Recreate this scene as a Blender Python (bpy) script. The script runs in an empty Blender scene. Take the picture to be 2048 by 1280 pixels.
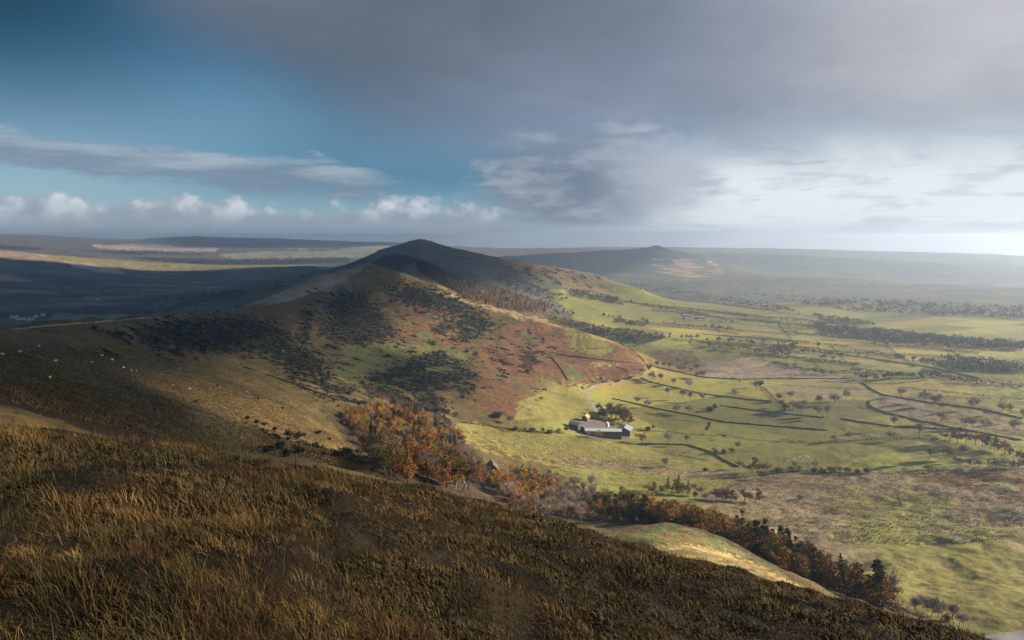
import bpy, bmesh, math, random, time
import numpy as np
from mathutils import Vector, Matrix
T0 = time.time()
random.seed(7)
rng = np.random.default_rng(7)
S = bpy.context.scene
COL = S.collection
R = math.radians

# ------------------------------------------------------------------ the viewpoint
F = 1387.0                                # focal length in the photograph's pixels (2048 wide)
HY = 472.0                                # row of the level horizon
PITCH = math.atan((640 - HY) / F)
CAMZ = 260.0                              # eye height above the valley floor
cP, sP = math.cos(PITCH), math.sin(PITCH)

def ray(px, py):
    cx = (np.asarray(px, float) - 1024) / F
    cy = (640 - np.asarray(py, float)) / F
    return cx, cP + cy * sP, -sP + cy * cP

def proj(x, y, z):
    z = z - CAMZ
    f = np.maximum(y * cP - z * sP, 1e-3)
    u = y * sP + z * cP
    return 1024 + F * x / f, 640 - F * u / f

def pt(px, py, r):
    x, y, z = ray(px, py)
    s = r / np.hypot(x, y)
    return x * s, y * s, CAMZ + z * s

def sstep(a, b, x):
    t = np.clip((x - a) / (b - a), 0, 1)
    return t * t * (3 - 2 * t)

# ------------------------------------------------------------------ noise
_perm = rng.permutation(4096)
_ga = rng.uniform(0, 2 * math.pi, 4096)
_gx, _gy = np.cos(_ga), np.sin(_ga)
def noise(x, y):
    x = np.asarray(x, float); y = np.asarray(y, float)
    xi = np.floor(x).astype(np.int64); yi = np.floor(y).astype(np.int64)
    xf = x - xi; yf = y - yi
    def g(ix, iy, dx, dy):
        h = _perm[(_perm[ix & 4095] + iy) & 4095]
        return _gx[h] * dx + _gy[h] * dy
    u = xf * xf * xf * (xf * (xf * 6 - 15) + 10)
    v = yf * yf * yf * (yf * (yf * 6 - 15) + 10)
    a = g(xi, yi, xf, yf); b = g(xi + 1, yi, xf - 1, yf)
    c = g(xi, yi + 1, xf, yf - 1); d = g(xi + 1, yi + 1, xf - 1, yf - 1)
    return ((a + (b - a) * u) * (1 - v) + (c + (d - c) * u) * v) * 1.5
def fbm(x, y, o=4, gain=.5):
    s = 0; a = 1; n = 0
    for i in range(o):
        s = s + a * noise(x + 17.3 * i, y - 9.1 * i); n += a
        a *= gain; x = x * 2.03; y = y * 2.03
    return s / n

# ------------------------------------------------------------------ the landform: surveyed points (photo column, photo row, distance in metres)
VIS = [
 (1290,748,1240),(1240,765,1190),(1190,772,1150),
 # near left hillside
 (0,700,370),(0,770,215),(0,830,150),(100,700,440),(100,770,265),(200,700,560),(200,780,300),(200,840,215),(320,700,700),(320,780,420),(320,850,260),
 (450,700,850),(450,760,640),(450,820,430),(450,880,290),(560,660,1080),(560,720,860),(560,800,580),(560,880,370),
 (650,640,1260),(650,700,1010),(650,760,790),(650,830,600),(650,900,420),(720,930,410),
 # middle hillside
 (700,600,1540),(760,570,1640),(760,640,1370),(760,700,1110),(760,760,890),(760,810,740),(860,600,1580),(860,650,1390),(860,710,1160),(860,770,930),(880,820,800),
 (950,640,1480),(950,700,1230),(950,760,1020),(980,820,870),(1050,680,1390),(1050,740,1150),(1060,790,980),(1080,830,890),(1150,700,1350),(1150,740,1190),(1230,730,1260),
 (1120,800,1010),(1170,800,1040),
 # wood, field below it, farm
 (700,860,600),(760,900,520),(830,950,460),(800,830,680),(900,850,740),(930,880,690),(1000,870,790),(1000,920,660),(1100,870,820),(1100,920,700),(1200,870,870),(1200,910,765),
 (960,960,560),(1040,990,530),(1150,1000,560),(1250,1010,570),(1120,955,630),(1230,950,690),
 (1330,980,640),(1330,930,745),(1330,870,890),(1330,810,1040),(1330,760,1220),(1400,1000,600),
 (1500,1000,615),(1500,950,710),(1500,900,810),(1500,830,985),(1500,770,1190),(1500,720,1440),(1500,680,1730),(1500,640,2180),(1500,610,2700),
 (1700,1080,475),(1700,1020,580),(1700,950,705),(1700,900,805),(1700,830,985),(1700,770,1195),(1700,720,1450),(1700,680,1760),(1700,640,2230),(1700,600,2980),
 (1900,1180,400),(1900,1100,480),(1900,1020,585),(1900,950,705),(1900,900,805),(1900,830,985),(1900,770,1195),(1900,720,1450),(1900,680,1770),(1900,640,2260),(1900,600,3080),
 (2048,1250,360),(2048,1180,410),(2048,1100,490),(2048,1020,590),(2048,950,710),(2048,900,810),(2048,830,985),(2048,770,1195),(2048,720,1450),(2048,680,1780),(2048,640,2270),(2048,600,3100),
 (1800,1170,390),(1850,1235,350),(1700,1130,415),(1600,1060,500),(1500,1050,520),
 # tree belt below the near spur
 (1800,1245,232),(1700,1200,262),(1600,1150,292),(1520,1105,318),(1440,1065,345),(1370,1045,365),(1300,1040,385),(1180,1030,430),(1080,1010,470),
 # near golden spur
 (1290,1075,225),(1400,1120,180),(1500,1150,170),(1600,1190,160),(1700,1215,180),
 # valley sides below the second and third summits
 (1300,720,1430),(1300,690,1660),(1300,650,2050),(1300,615,2500),(1300,590,2840),(1200,660,1800),(1200,630,2150),(1200,600,2520),(1200,575,2760),
 (1100,630,1930),(1100,600,2300),(1100,570,2560),(1100,550,2720),(1000,610,1900),(1000,580,2250),(1000,550,2560),(920,570,2050),(920,545,2380),
 (860,510,2750),(900,520,2700),(950,530,2700),
 # the dark dale on the left
 (20,632,2480),(120,632,2500),(250,620,2620),(380,605,2560),(480,600,2420),(560,575,2450),(640,556,2500),(700,540,2620),
 (20,590,3080),(150,595,3100),(300,590,3150),(420,580,3300),(540,560,3300),(640,542,3450),
 (20,550,3850),(150,555,3900),(300,555,4150),(450,548,4300),(600,535,4500),
  (0,525,4500),(150,530,4700),(300,540,4900),
 # plateaux behind it
 (0,492,7200),(150,505,7000),(300,515,6900),(450,522,6800),(600,520,6700),(690,516,6800),
 (500,508,7400),(600,504,7500),(700,500,7700),(350,498,8200),(200,490,8400),(60,483,8600),
 (0,470,11500),(100,471,11200),(180,476,10600),(270,479,10300),(370,473,10400),(450,475,10300),(560,477,10200),(700,483,10200),(800,486,10300),
 (930,497,10500),(1000,497,10400),(1080,498,10300),(1200,494,10400),(1290,494,10400),
 # the knobbed hill across the valley and the moors behind
  (1100,525,5300),(1200,530,5200),(1300,545,4900),(1400,560,4500),(1500,575,4300),(1300,522,5700),(1400,535,5500),
 (1400,496,10400),(1500,497,10200),(1600,498,10100),(1740,502,10000),(1830,504,9900),(1940,507,9800),(2048,512,9700),
 (1600,520,8300),(1800,522,8200),(2000,527,8000),(1700,545,6500),(1900,548,6400),(2048,552,6200),(1700,575,4400),(1900,575,4300),(2048,575,4200),
]
# crest lines, seen against what lies behind: (points, how the ground falls away behind, lowest ground behind)
CREST = [
 ([(0,655,520),(100,645,610),(200,640,710),(330,631,880),(450,621,1080),(535,608,1270),(575,600,1340),(625,581,1480),(690,553,1650),(745,531,1760)], ((40,-6),(150,-50),(380,-130)), -28),
 ([(485,612,1300),(520,600,1420),(560,585,1530),(600,569,1640),(640,553,1730),(690,539,1790),(735,532,1800)], ((50,-14),(180,-70),(380,-150)), -20),
 ([(745,531,1760),(800,543,1750),(850,562,1740),(900,577,1710),(950,596,1680),(1000,615,1640),(1060,634,1590),(1120,653,1540),(1180,668,1490),(1235,686,1440),(1275,705,1380),(1296,730,1310)], ((45,-10),(130,-42)), -6),
 ([(700,527,2960),(740,510,3020),(765,498,3050),(785,496,3090),(815,488,3115),(838,483,3120),(870,489,3110),(900,495,3090),(940,504,3060),(980,511,3000),(1010,519,2940),(1060,526,2900),(1110,533,2860),(1160,543,2840),(1200,553,2830),(1230,566,2840),(1280,577,2800)], ((100,-16),(300,-75),(800,-190)), -45),
 ([(725,531,2310),(745,522,2320),(770,511,2330),(800,506,2320),(830,513,2300),(850,528,2260),(880,548,2200)], ((60,-14),(150,-40)), 120),
 ([(0,500,5300),(60,507,5350),(120,511,5400),(200,518,5450),(330,526,5500),(450,531,5500),(560,531,5500),(640,528,5600)], ((200,-25),(600,-80)), 40),
 ([(960,516,5900),(1040,511,6000),(1120,507,6100),(1200,502,6200),(1260,499,6250),(1295,498,6290),(1345,500,6300),(1400,510,6250),(1450,524,6150),(1500,537,6000)], ((200,-22),(700,-110)), -40),
 ([(-80,480,8400),(60,484,8300),(150,488,8200),(280,495,8000),(420,499,7900)], ((250,-22),(600,-55)), 90),
 ([(1480,506,7800),(1600,509,7600),(1720,517,7300),(1850,522,7200),(1960,531,6900),(2060,534,6900)], ((300,-26),(800,-70)), -60),
 ([(1560,552,5200),(1700,556,5000),(1830,566,4700),(1960,570,4700),(2060,578,4500)], ((250,-18),(600,-45)), -80),
 ([(0,470,11500),(100,471,11200),(180,476,10600),(270,479,10300),(370,473,10400),(450,475,10300),(560,477,10200),(700,483,10200),(800,486,10300),(930,497,10500),(1080,498,10300),(1200,494,10400),(1400,495,10400),(1600,498,10100),(1740,502,10000),(1830,504,9900),(1940,507,9800),(2048,512,9700)], ((500,-20),), 0),
 ([(1610,1182,226),(1560,1152,240),(1500,1118,250),(1440,1086,258),(1390,1066,262),(1330,1056,268),(1260,1062,262)], ((14,-4),(40,-18)), 70),
]
HID = [  # ground out of sight: (photo column for the bearing, distance, height)
 (0,1100,40),(0,1700,-20),(150,1300,20),(150,1900,-25),(300,1600,15),(300,2100,-25),(450,1750,15),
 (535,1950,25),(640,2000,70),(740,1950,158),(740,2120,165),(690,2150,110),
 (820,1960,128),(880,1930,100),
 (840,2650,190),(840,3600,120),(840,4400,30),(740,3500,110),(700,4200,20),(940,3700,60),(940,4700,-20),(1050,3500,20),(1050,4500,-40),(1200,3400,-20),(1200,4200,-45),(1340,3600,-40),(1340,4100,-45),
 (640,8500,80),(400,6000,60),(200,6200,90),(0,6200,130),(600,6000,60),(830,7000,90),(830,8600,150),(900,8500,100),(960,7500,60),(1150,8000,80),(1300,8200,80),(1500,8000,60),(1400,7300,50),
 (0,13500,190),(250,13500,150),(500,13500,150),(800,13500,80),(1000,13500,0),(1500,13500,0),(1800,13500,-90),(2048,13500,-170),
 (1700,5200,-30),(2000,5200,-30),
 # below the near brow
 (0,60,239),(0,100,228),(300,60,238),(300,110,222),(300,180,205),(640,60,235),(640,110,214),(640,180,195),(640,280,172),(900,60,231),(900,120,205),(900,220,172),(900,340,140),
 (1100,60,229),(1100,120,198),(1100,220,158),(1100,340,112),(1250,60,226),(1250,110,200),(1250,170,172),(1500,60,223),(1500,110,200),(1700,60,219),(1700,110,192),(1900,60,217),(1900,110,186),(1900,180,152),(1900,250,112),
 (2048,60,215),(2048,110,183),(2048,180,146),(2048,260,98),
]
def build_controls():
    A, L, Z = [], [], []
    for px, py, r in VIS:
        x, y, z = pt(px, py, r)
        A.append(math.atan2(x, y)); L.append(math.log(r)); Z.append(z)
    for pts, back, low in CREST:
        q = np.array(pts, float); px = np.unique(np.concatenate([np.arange(q[:, 0].min(), q[:, 0].max(), 22 if q[0, 2] < 4000 else 60), q[:, 0]]))
        o = np.argsort(q[:, 0]); q = q[o]
        py = np.interp(px, q[:, 0], q[:, 1]); r = np.interp(px, q[:, 0], q[:, 2])
        x, y, z = pt(px, py, r)
        for i in range(len(px)):
            A.append(math.atan2(x[i], y[i])); L.append(math.log(r[i])); Z.append(z[i])
            if low == -28 and 470 < px[i] or low == -6 and px[i] < 800: continue
            for d, dz in back:
                A.append(A[-1] if d else 0); L.append(math.log(r[i] + d)); Z.append(max(z[i] + dz, min(low, z[i] - 1)))
    for px, r, z in HID:
        A.append(math.atan2(px - 1024, F)); L.append(math.log(r)); Z.append(z)
    # carry the outermost profiles a little past the frame
    n = len(A)
    for i in range(n):
        if abs(A[i]) > R(35.3):
            A.append(A[i] * 1.38); L.append(L[i]); Z.append(Z[i])
    return np.array(A), np.array(L), np.array(Z)
CA, CL, CZ = build_controls()
LAM = 5e-6
def _ker(d2):
    return np.where(d2 > 1e-12, .5 * d2 * np.log(np.maximum(d2, 1e-12)), 0)
_n = len(CA)
_K = _ker((CA[:, None] - CA[None]) ** 2 + (CL[:, None] - CL[None]) ** 2) + LAM * np.eye(_n)
_Pm = np.stack([np.ones(_n), CA, CL], 1)
_M = np.block([[_K, _Pm], [_Pm.T, np.zeros((3, 3))]])
_W = np.linalg.solve(_M, np.concatenate([CZ, np.zeros(3)]))
def tps(a, l):
    out = np.empty(a.shape)
    for i in range(0, a.size, 20000):
        aa, ll = a.flat[i:i + 20000], l.flat[i:i + 20000]
        k = _ker((aa[:, None] - CA[None]) ** 2 + (ll[:, None] - CL[None]) ** 2)
        out.flat[i:i + 20000] = k @ _W[:_n] + _W[_n] + _W[_n + 1] * aa + _W[_n + 2] * ll
    return out

AMAX = R(46)
# smooth landform on a coarse log-polar lattice, read back with bicubic-like (two-pass linear on a fine lattice) lookup
_ca = np.linspace(-AMAX, AMAX, 420)
_cl = np.linspace(math.log(30), math.log(14200), 620)
_CG = tps(*[g.copy() for g in np.meshgrid(_ca, _cl, indexing='ij')])
def base_far(a, l):
    fa = np.clip((a - _ca[0]) / (_ca[1] - _ca[0]), 0, len(_ca) - 1.001)
    fl = np.clip((l - _cl[0]) / (_cl[1] - _cl[0]), 0, len(_cl) - 1.001)
    ia = fa.astype(int); il = fl.astype(int); u = fa - ia; v = fl - il
    return ((_CG[ia, il] * (1 - u) + _CG[ia + 1, il] * u) * (1 - v) + (_CG[ia, il + 1] * (1 - u) + _CG[ia + 1, il + 1] * u) * v)

BROW = [(0,868),(150,886),(330,903),(500,927),(640,950),(780,980),(900,1004),(1000,1021),(1100,1045),(1200,1077),(1280,1101),(1400,1134),(1500,1160),(1600,1190),(1700,1213),(1800,1239),(1900,1274),(1960,1292),(2048,1330)]
_ba, _bt = [], []
for px, py in BROW:
    x, y, z = ray(px, py)
    _ba.append(math.atan2(x, y)); _bt.append(-z / math.hypot(x, y))
_bc = np.polyfit(_ba, _bt, 6)
EYE = 1.65
def near_z(a, r):
    aa = np.clip(a, -R(42), R(42))
    t = np.polyval(_bc, aa)
    r0 = 12.5 + 2.5 * np.sin(aa * 5 + 1)
    k = EYE / r0 ** 2
    s = t - 2 * np.sqrt(EYE * k)
    r1 = 17.0
    g = np.where(r < r1, k * r * r, k * r1 * r1 + 2 * k * r1 * (r - r1))
    return CAMZ - EYE - s * r - g
def height(x, y):
    r = np.maximum(np.hypot(x, y), .3); a0 = np.arctan2(x, y); l = np.log(r)
    a = np.clip(a0, -AMAX, AMAX)
    far = base_far(a, l)
    # behind the camera the two outer profiles meet
    out = np.abs(a0) > AMAX
    if np.any(out):
        lf = base_far(np.full_like(a, -AMAX), l); rt = base_far(np.full_like(a, AMAX), l)
        w = np.where(a0 > 0, (a0 - AMAX), (2 * math.pi + a0 - AMAX)) / (2 * math.pi - 2 * AMAX)
        w = sstep(0, 1, w)
        far = np.where(out, rt * (1 - w) + lf * w, far)
    for px, rr, hh, sg in ((1312, 6290, 28, 42), (836, 3120, 11, 70), (1290, 6290, 6, 260)):
        ba = math.atan2(px - 1024, F); far = far + hh * np.exp(-((x - math.sin(ba) * rr) ** 2 + (y - math.cos(ba) * rr) ** 2) / (2 * sg * sg))
    flat = .14 + .86 * sstep(12, 70, far)
    z = far
    z = z + fbm(x / 260, y / 260, 4) * 6 * sstep(1000, 2600, r) * flat * (1 + 1.5 * sstep(4000, 9000, r))
    z = z + fbm(x / 62 + 5, y / 62, 4) * 4.6 * sstep(90, 500, r) * flat
    z = z + fbm(x / 15, y / 15 + 9, 3) * 1.2 * sstep(35, 160, r) * np.sqrt(flat)
    nz = near_z(a0, r)
    nz = nz + fbm(x / 5.5, y / 5.5, 3) * .20 + np.abs(fbm(x / 1.1, y / 1.1, 2)) * .20 + fbm(x / .5, y / .5, 2) * .05
    b = sstep(math.log(40), math.log(95), l)
    return nz * (1 - b) + z * b

# terrain lattice: bearings and ranges
_az = np.concatenate([np.arange(-180, -46, 4.), np.arange(-46, -38.5, .5), np.arange(-38.5, 38.5, .08), np.arange(38.5, 46, .5), np.arange(46, 180, 4.)])
AZ = np.radians(_az)
def rings(*seg):
    out = [seg[0][0]]
    for a, b, st in seg:
        n = max(1, int(math.log(b / a) / st))
        out += list(a * np.exp(np.arange(1, n + 1) * math.log(b / a) / n))
    return np.array(out)
RR = rings((.35, 3, .08), (3, 60, .012), (60, 300, .009), (300, 3400, .0036), (3400, 7000, .006), (7000, 13800, .012))
GX = np.sin(AZ)[:, None] * RR[None]; GY = np.cos(AZ)[:, None] * RR[None]
GZ = height(GX, GY)
NA, NR = GZ.shape
LR = np.log(RR)
print('terrain lattice', GZ.shape, round(time.time() - T0, 1))
def gz(x, y):
    """terrain height at world x, y, read off the lattice"""
    x = np.asarray(x, float); y = np.asarray(y, float)
    a = np.arctan2(x, y); l = np.log(np.maximum(np.hypot(x, y), .36))
    ia = np.clip(np.searchsorted(AZ, a) - 1, 0, NA - 2); il = np.clip(np.searchsorted(LR, l) - 1, 0, NR - 2)
    u = np.clip((a - AZ[ia]) / (AZ[ia + 1] - AZ[ia]), 0, 1); v = np.clip((l - LR[il]) / (LR[il + 1] - LR[il]), 0, 1)
    return (GZ[ia, il] * (1 - u) + GZ[ia + 1, il] * u) * (1 - v) + (GZ[ia, il + 1] * (1 - u) + GZ[ia + 1, il + 1] * u) * v
def hit(px, py, rmin=1.5, rmax=13500):
    """where the line of sight through a photo point meets the ground: x, y, z, distance (nan where it meets none)"""
    px = np.atleast_1d(np.asarray(px, float)); py = np.atleast_1d(np.asarray(py, float))
    if px.size > 4000:
        rm = np.broadcast_to(np.asarray(rmin, float), px.shape)
        return tuple(np.concatenate(q) for q in zip(*[hit(px[i:i + 4000], py[i:i + 4000], rm[i:i + 4000], rmax) for i in range(0, px.size, 4000)]))
    x, y, z = ray(px, py); h = np.hypot(x, y); a = np.arctan2(x, y); s = z / h
    rmin = np.broadcast_to(np.asarray(rmin, float), px.shape)
    ia = np.clip(np.searchsorted(AZ, a) - 1, 0, NA - 2); u = ((a - AZ[ia]) / (AZ[ia + 1] - AZ[ia]))[:, None]
    prof = GZ[ia] * (1 - u) + GZ[ia + 1] * u
    d = (CAMZ + s[:, None] * RR[None]) - prof
    below = (d <= 0) & (RR[None] > rmin[:, None]) & (RR[None] < rmax)
    k = np.argmax(below, 1); ok = below.any(1) & (k > 0)
    i = np.arange(len(px)); k = np.maximum(k, 1)
    d0, d1 = d[i, k - 1], d[i, k]
    t = np.clip(d0 / np.where(np.abs(d0 - d1) < 1e-9, 1, d0 - d1), 0, 1)
    r = RR[k - 1] + (RR[k] - RR[k - 1]) * t
    X, Y = np.sin(a) * r, np.cos(a) * r
    Z = gz(X, Y); r = np.where(ok, r, np.nan)
    return X, Y, Z, r

# ------------------------------------------------------------------ land cover, painted on the ground where it grows, with far valley shade painted in
C = dict(past=(.195,.182,.038), past2=(.145,.140,.035), pastd=(.070,.078,.030), gpast=(.165,.148,.040), oliv=(.074,.055,.021), olivg=(.090,.092,.032),
         straw=(.115,.077,.027), gold=(.225,.165,.075), spurgold=(.255,.190,.078), brack=(.110,.055,.025), brackd=(.030,.013,.007), gorse=(.014,.016,.009), rush=(.165,.126,.070),
         rushp=(.225,.172,.115), moor=(.085,.074,.058), moorg=(.080,.080,.060), dark=(.020,.028,.023), heath=(.020,.014,.006), floor=(.045,.032,.018),
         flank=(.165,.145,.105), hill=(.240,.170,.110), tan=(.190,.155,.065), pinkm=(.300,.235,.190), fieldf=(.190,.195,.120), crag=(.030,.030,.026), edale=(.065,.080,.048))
# (cover, photo polygon, nearest, farthest, raggedness in photo pixels, mottle, patch size in m and threshold or None)
AREAS = [
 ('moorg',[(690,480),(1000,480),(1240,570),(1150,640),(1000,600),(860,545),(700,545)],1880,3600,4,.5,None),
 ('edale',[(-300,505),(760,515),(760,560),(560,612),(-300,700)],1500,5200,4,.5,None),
 ('past2',[(1090,580),(1240,566),(1340,586),(1700,640),(1500,660),(1150,640)],1700,3300,3,.3,None),
 ('straw',[(960,508),(1100,530),(1230,562),(1240,575),(1180,585),(1100,566),(990,540)],2100,3300,4,.8,None),
 ('gorse',[(1010,530),(1200,550),(1210,575),(1100,570),(1020,548)],2100,3300,4,.6,(38,.12)),
 ('crag',[(742,524),(770,510),(800,505),(832,511),(826,526),(806,536),(765,535)],2100,2420,2,.6,None),
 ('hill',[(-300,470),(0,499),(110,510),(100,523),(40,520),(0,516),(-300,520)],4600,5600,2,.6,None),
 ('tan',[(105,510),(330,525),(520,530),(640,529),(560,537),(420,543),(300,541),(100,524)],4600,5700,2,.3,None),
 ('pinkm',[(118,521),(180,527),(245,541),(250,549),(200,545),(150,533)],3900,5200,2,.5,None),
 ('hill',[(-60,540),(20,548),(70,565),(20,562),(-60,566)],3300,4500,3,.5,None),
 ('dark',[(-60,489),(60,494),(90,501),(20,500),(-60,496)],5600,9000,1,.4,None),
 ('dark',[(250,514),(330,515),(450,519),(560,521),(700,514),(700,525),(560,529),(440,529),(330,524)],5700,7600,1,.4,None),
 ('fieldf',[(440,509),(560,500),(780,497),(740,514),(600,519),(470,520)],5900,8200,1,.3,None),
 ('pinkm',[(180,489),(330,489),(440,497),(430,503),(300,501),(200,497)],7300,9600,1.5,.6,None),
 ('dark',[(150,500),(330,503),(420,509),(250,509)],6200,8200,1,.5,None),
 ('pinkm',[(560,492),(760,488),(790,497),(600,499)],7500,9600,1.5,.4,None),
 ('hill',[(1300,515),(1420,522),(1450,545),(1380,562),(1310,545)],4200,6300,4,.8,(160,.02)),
 ('flank',[(480,614),(560,584),(640,552),(700,537),(735,531),(700,556),(640,582),(575,604),(530,611)],1250,1900,1.5,.4,None),
 ('straw',[(690,556),(745,529),(800,541),(840,572),(790,585),(730,590),(690,585)],1450,1900,5,.8,None),
 ('olivg',[(700,565),(760,560),(750,585),(705,585)],1450,1900,5,.6,None),
 ('gold',[(790,540),(850,560),(920,585),(1000,613),(1080,636),(1170,660),(1120,660),(1030,636),(940,608),(870,583),(810,562)],1300,1900,3,.9,(45,-.12)),
 ('oliv',[(640,590),(800,590),(960,640),(1050,680),(1000,760),(800,700),(660,690)],900,1900,5,.7,None),
 ('olivg',[(690,690),(780,685),(900,690),(940,720),(880,760),(760,770),(660,760)],700,1300,6,.6,None),
 ('brack',[(768,598),(830,596),(862,622),(856,658),(805,662),(782,645)],1000,1800,5,.8,None),
 ('brack',[(855,604),(905,616),(915,645),(870,646)],1000,1800,5,.8,None),
 ('brack',[(712,662),(790,655),(880,658),(935,682),(948,698),(900,694),(830,680),(760,690),(725,684)],800,1700,4,.8,None),
 ('brack',[(1010,668),(1060,640),(1150,662),(1230,686),(1275,706),(1298,733),(1280,752),(1190,772),(1130,772),(1060,748),(990,728),(955,695)],900,1700,4,.8,None),
 ('olivg',[(1010,668),(1150,662),(1296,733),(1190,772),(955,695)],900,1700,5,.8,(70,.31)),
 ('straw',[(1010,668),(1150,662),(1296,733),(1190,772),(955,695)],900,1700,5,.8,(48,.38)),
 ('brackd',[(925,690),(1150,662),(1296,733),(1190,772),(1000,820)],700,1700,5,.7,(60,.30)),
 ('olivg',[(712,600),(860,600),(948,690),(820,690)],900,1800,5,.8,(45,.2)),
 ('gpast',[(1132,662),(1205,676),(1228,706),(1190,712),(1140,694)],1000,1700,6,.6,None),
 ('brack',[(925,752),(945,733),(985,745),(1050,790),(1072,815),(1040,828),(985,826),(955,806),(930,780)],700,1250,5,.8,None),
 ('brack',[(955,700),(1000,712),(1060,750),(1095,772),(1060,772),(1000,748),(955,722)],700,1400,5,.8,None),
 ('brackd',[(725,772),(800,788),(870,818),(905,846),(880,848),(800,812),(728,786)],500,1000,4,.7,None),
 ('gorse',[(275,660),(350,640),(455,634),(540,648),(600,688),(645,720),(650,748),(615,760),(565,738),(515,712),(465,700),(400,706),(330,692),(262,682)],480,1250,9,.6,None),
 ('gorse',[(640,640),(700,650),(780,652),(800,676),(715,690),(640,672)],700,1500,8,.6,None),
 ('gorse',[(604,618),(628,624),(614,688),(598,684)],700,1500,4,.6,None),
 ('gorse',[(655,606),(690,582),(722,590),(760,622),(775,652),(735,664),(690,650),(660,632)],900,1700,7,.6,None),
 ('gorse',[(765,572),(850,574),(925,600),(965,628),(992,652),(940,655),(880,624),(800,607)],1000,1800,8,.6,None),
 ('gorse',[(860,646),(960,640),(990,668),(930,684),(880,666)],900,1600,8,.6,(34,-.16)),
 ('gorse',[(810,722),(850,704),(905,690),(915,706),(860,728),(825,736)],600,1200,6,.6,(30,-.2)),
 ('gorse',[(740,748),(800,730),(870,712),(930,716),(955,755),(935,792),(880,800),(905,836),(935,852),(880,846),(800,806),(735,770)],500,1200,9,.6,(34,-.14)),
 ('gorse',[(560,745),(640,745),(720,770),(760,800),(690,815),(620,790)],400,1000,7,.6,(22,-.02)),
 ('gorse',[(480,845),(560,855),(640,885),(720,905),(740,930),(640,915),(540,885)],200,640,6,.6,(13,.05)),
 ('gorse',[(620,575),(900,590),(1120,690),(1010,780),(700,760),(600,690)],600,1800,6,.6,(26,.29)),
 ('gorse',[(170,650),(420,640),(420,720),(200,720)],300,1100,6,.6,(20,.20)),
 ('gorse',[(1000,690),(1100,680),(1130,710),(1040,740),(960,715)],800,1500,5,.6,(24,.27)),
 ('gorse',[(1060,770),(1150,790),(1180,812),(1100,806)],700,1300,5,.6,(18,.05)),
 ('straw',[(320,744),(420,768),(520,795),(620,832),(700,880),(690,905),(560,868),(430,822),(300,776)],200,800,3,.8,None),
 ('straw',[(-60,748),(110,786),(280,846),(335,882),(320,892),(220,842),(80,800),(-60,776)],90,450,2,.9,None),
 ('brackd',[(-60,752),(80,784),(200,824),(318,872),(335,896),(240,886),(110,838),(-60,790)],80,430,1.2,.5,None),
 ('straw',[(-60,800),(110,845),(250,890),(330,905),(0,880)],50,300,3,.9,None),
 ('gpast',[(895,850),(950,843),(1010,864),(1120,864),(1200,880),(1300,888),(1400,905),(1452,928),(1360,940),(1200,940),(1100,932),(1030,918),(965,902),(925,882)],560,1000,2,.55,None),
 ('gpast',[(1040,800),(1130,770),(1172,790),(1182,832),(1140,845),(1080,835),(1030,842)],760,1200,3,.5,None),
 ('rush',[(1090,905),(1250,925),(1420,942),(1530,945),(1450,960),(1300,952),(1150,935)],520,800,3,1.,None),
 ('past2',[(1100,935),(1250,940),(1380,958),(1330,985),(1200,985),(1100,960)],480,760,3,.6,None),
 ('rush',[(1380,1000),(1480,958),(1560,948),(1700,945),(1800,942),(2100,930),(2100,1070),(1960,1045),(1840,1010),(1750,1015),(1690,1045),(1720,1085),(1800,1130),(1720,1150),(1600,1100),(1480,1040)],330,800,7,1.,None),
 ('gpast',[(1640,1010),(1700,992),(1850,982),(1920,1010),(1850,1045),(1740,1030)],330,800,7,.55,None),
 ('rush',[(1700,1030),(1850,1030),(2100,1060),(2100,1120),(1950,1095),(1800,1060)],330,800,8,1.,(26,.0)),
 ('brack',[(1800,948),(1900,940),(2100,950),(2100,1015),(1970,990),(1850,962)],400,800,5,.9,(40,-.2)),
 ('rushp',[(1395,728),(1480,714),(1560,730),(1660,748),(1725,764),(1640,762),(1540,758),(1400,754)],900,1800,3,.9,None),
 ('straw',[(1290,700),(1380,700),(1420,740),(1330,742),(1300,725)],900,1700,4,.7,None),
 ('rush',[(1735,802),(1760,790),(1840,795),(1880,838),(1810,838),(1750,818)],800,1300,2,.6,None),
 ('tan',[(1535,770),(1730,772),(1745,796),(1640,800),(1550,795)],900,1400,4,.5,None),
 ('tan',[(1850,832),(1960,822),(2100,842),(2100,880),(1900,856)],700,1200,3,.5,None),
 ('olivg',[(1225,1085),(1290,1060),(1335,1040),(1430,1060),(1560,1142),(1640,1190),(1600,1200),(1400,1110),(1300,1085)],150,300,3,.9,None),
 ('straw',[(1290,1068),(1360,1062),(1430,1082),(1350,1085)],150,300,3,.8,None),
 ('spurgold',[(1255,1100),(1330,1090),(1420,1094),(1520,1132),(1612,1180),(1640,1205),(1500,1170),(1380,1135)],120,300,5,.95,None),
 ('straw',[(640,925),(760,958),(880,985),(980,1012),(900,1000),(700,950)],45,400,2,.8,None),
 ('floor',[(650,832),(780,806),(895,842),(935,885),(985,940),(1100,975),(1240,990),(1340,1010),(1450,1050),(1650,1120),(1830,1238),(1760,1240),(1560,1138),(1400,1062),(1330,1040),(1240,1062),(1000,1015),(750,952),(715,900)],200,800,4,.8,None),
 ('gpast',[(1690,1128),(1800,1108),(1950,1085),(2100,1100),(2100,1310),(1900,1262),(1800,1190)],300,540,6,.5,None),
 ('oliv',[(1700,1130),(1760,1120),(1830,1140),(1900,1170),(1840,1175),(1760,1155)],300,520,5,.8,(20,.1)),
]
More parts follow.
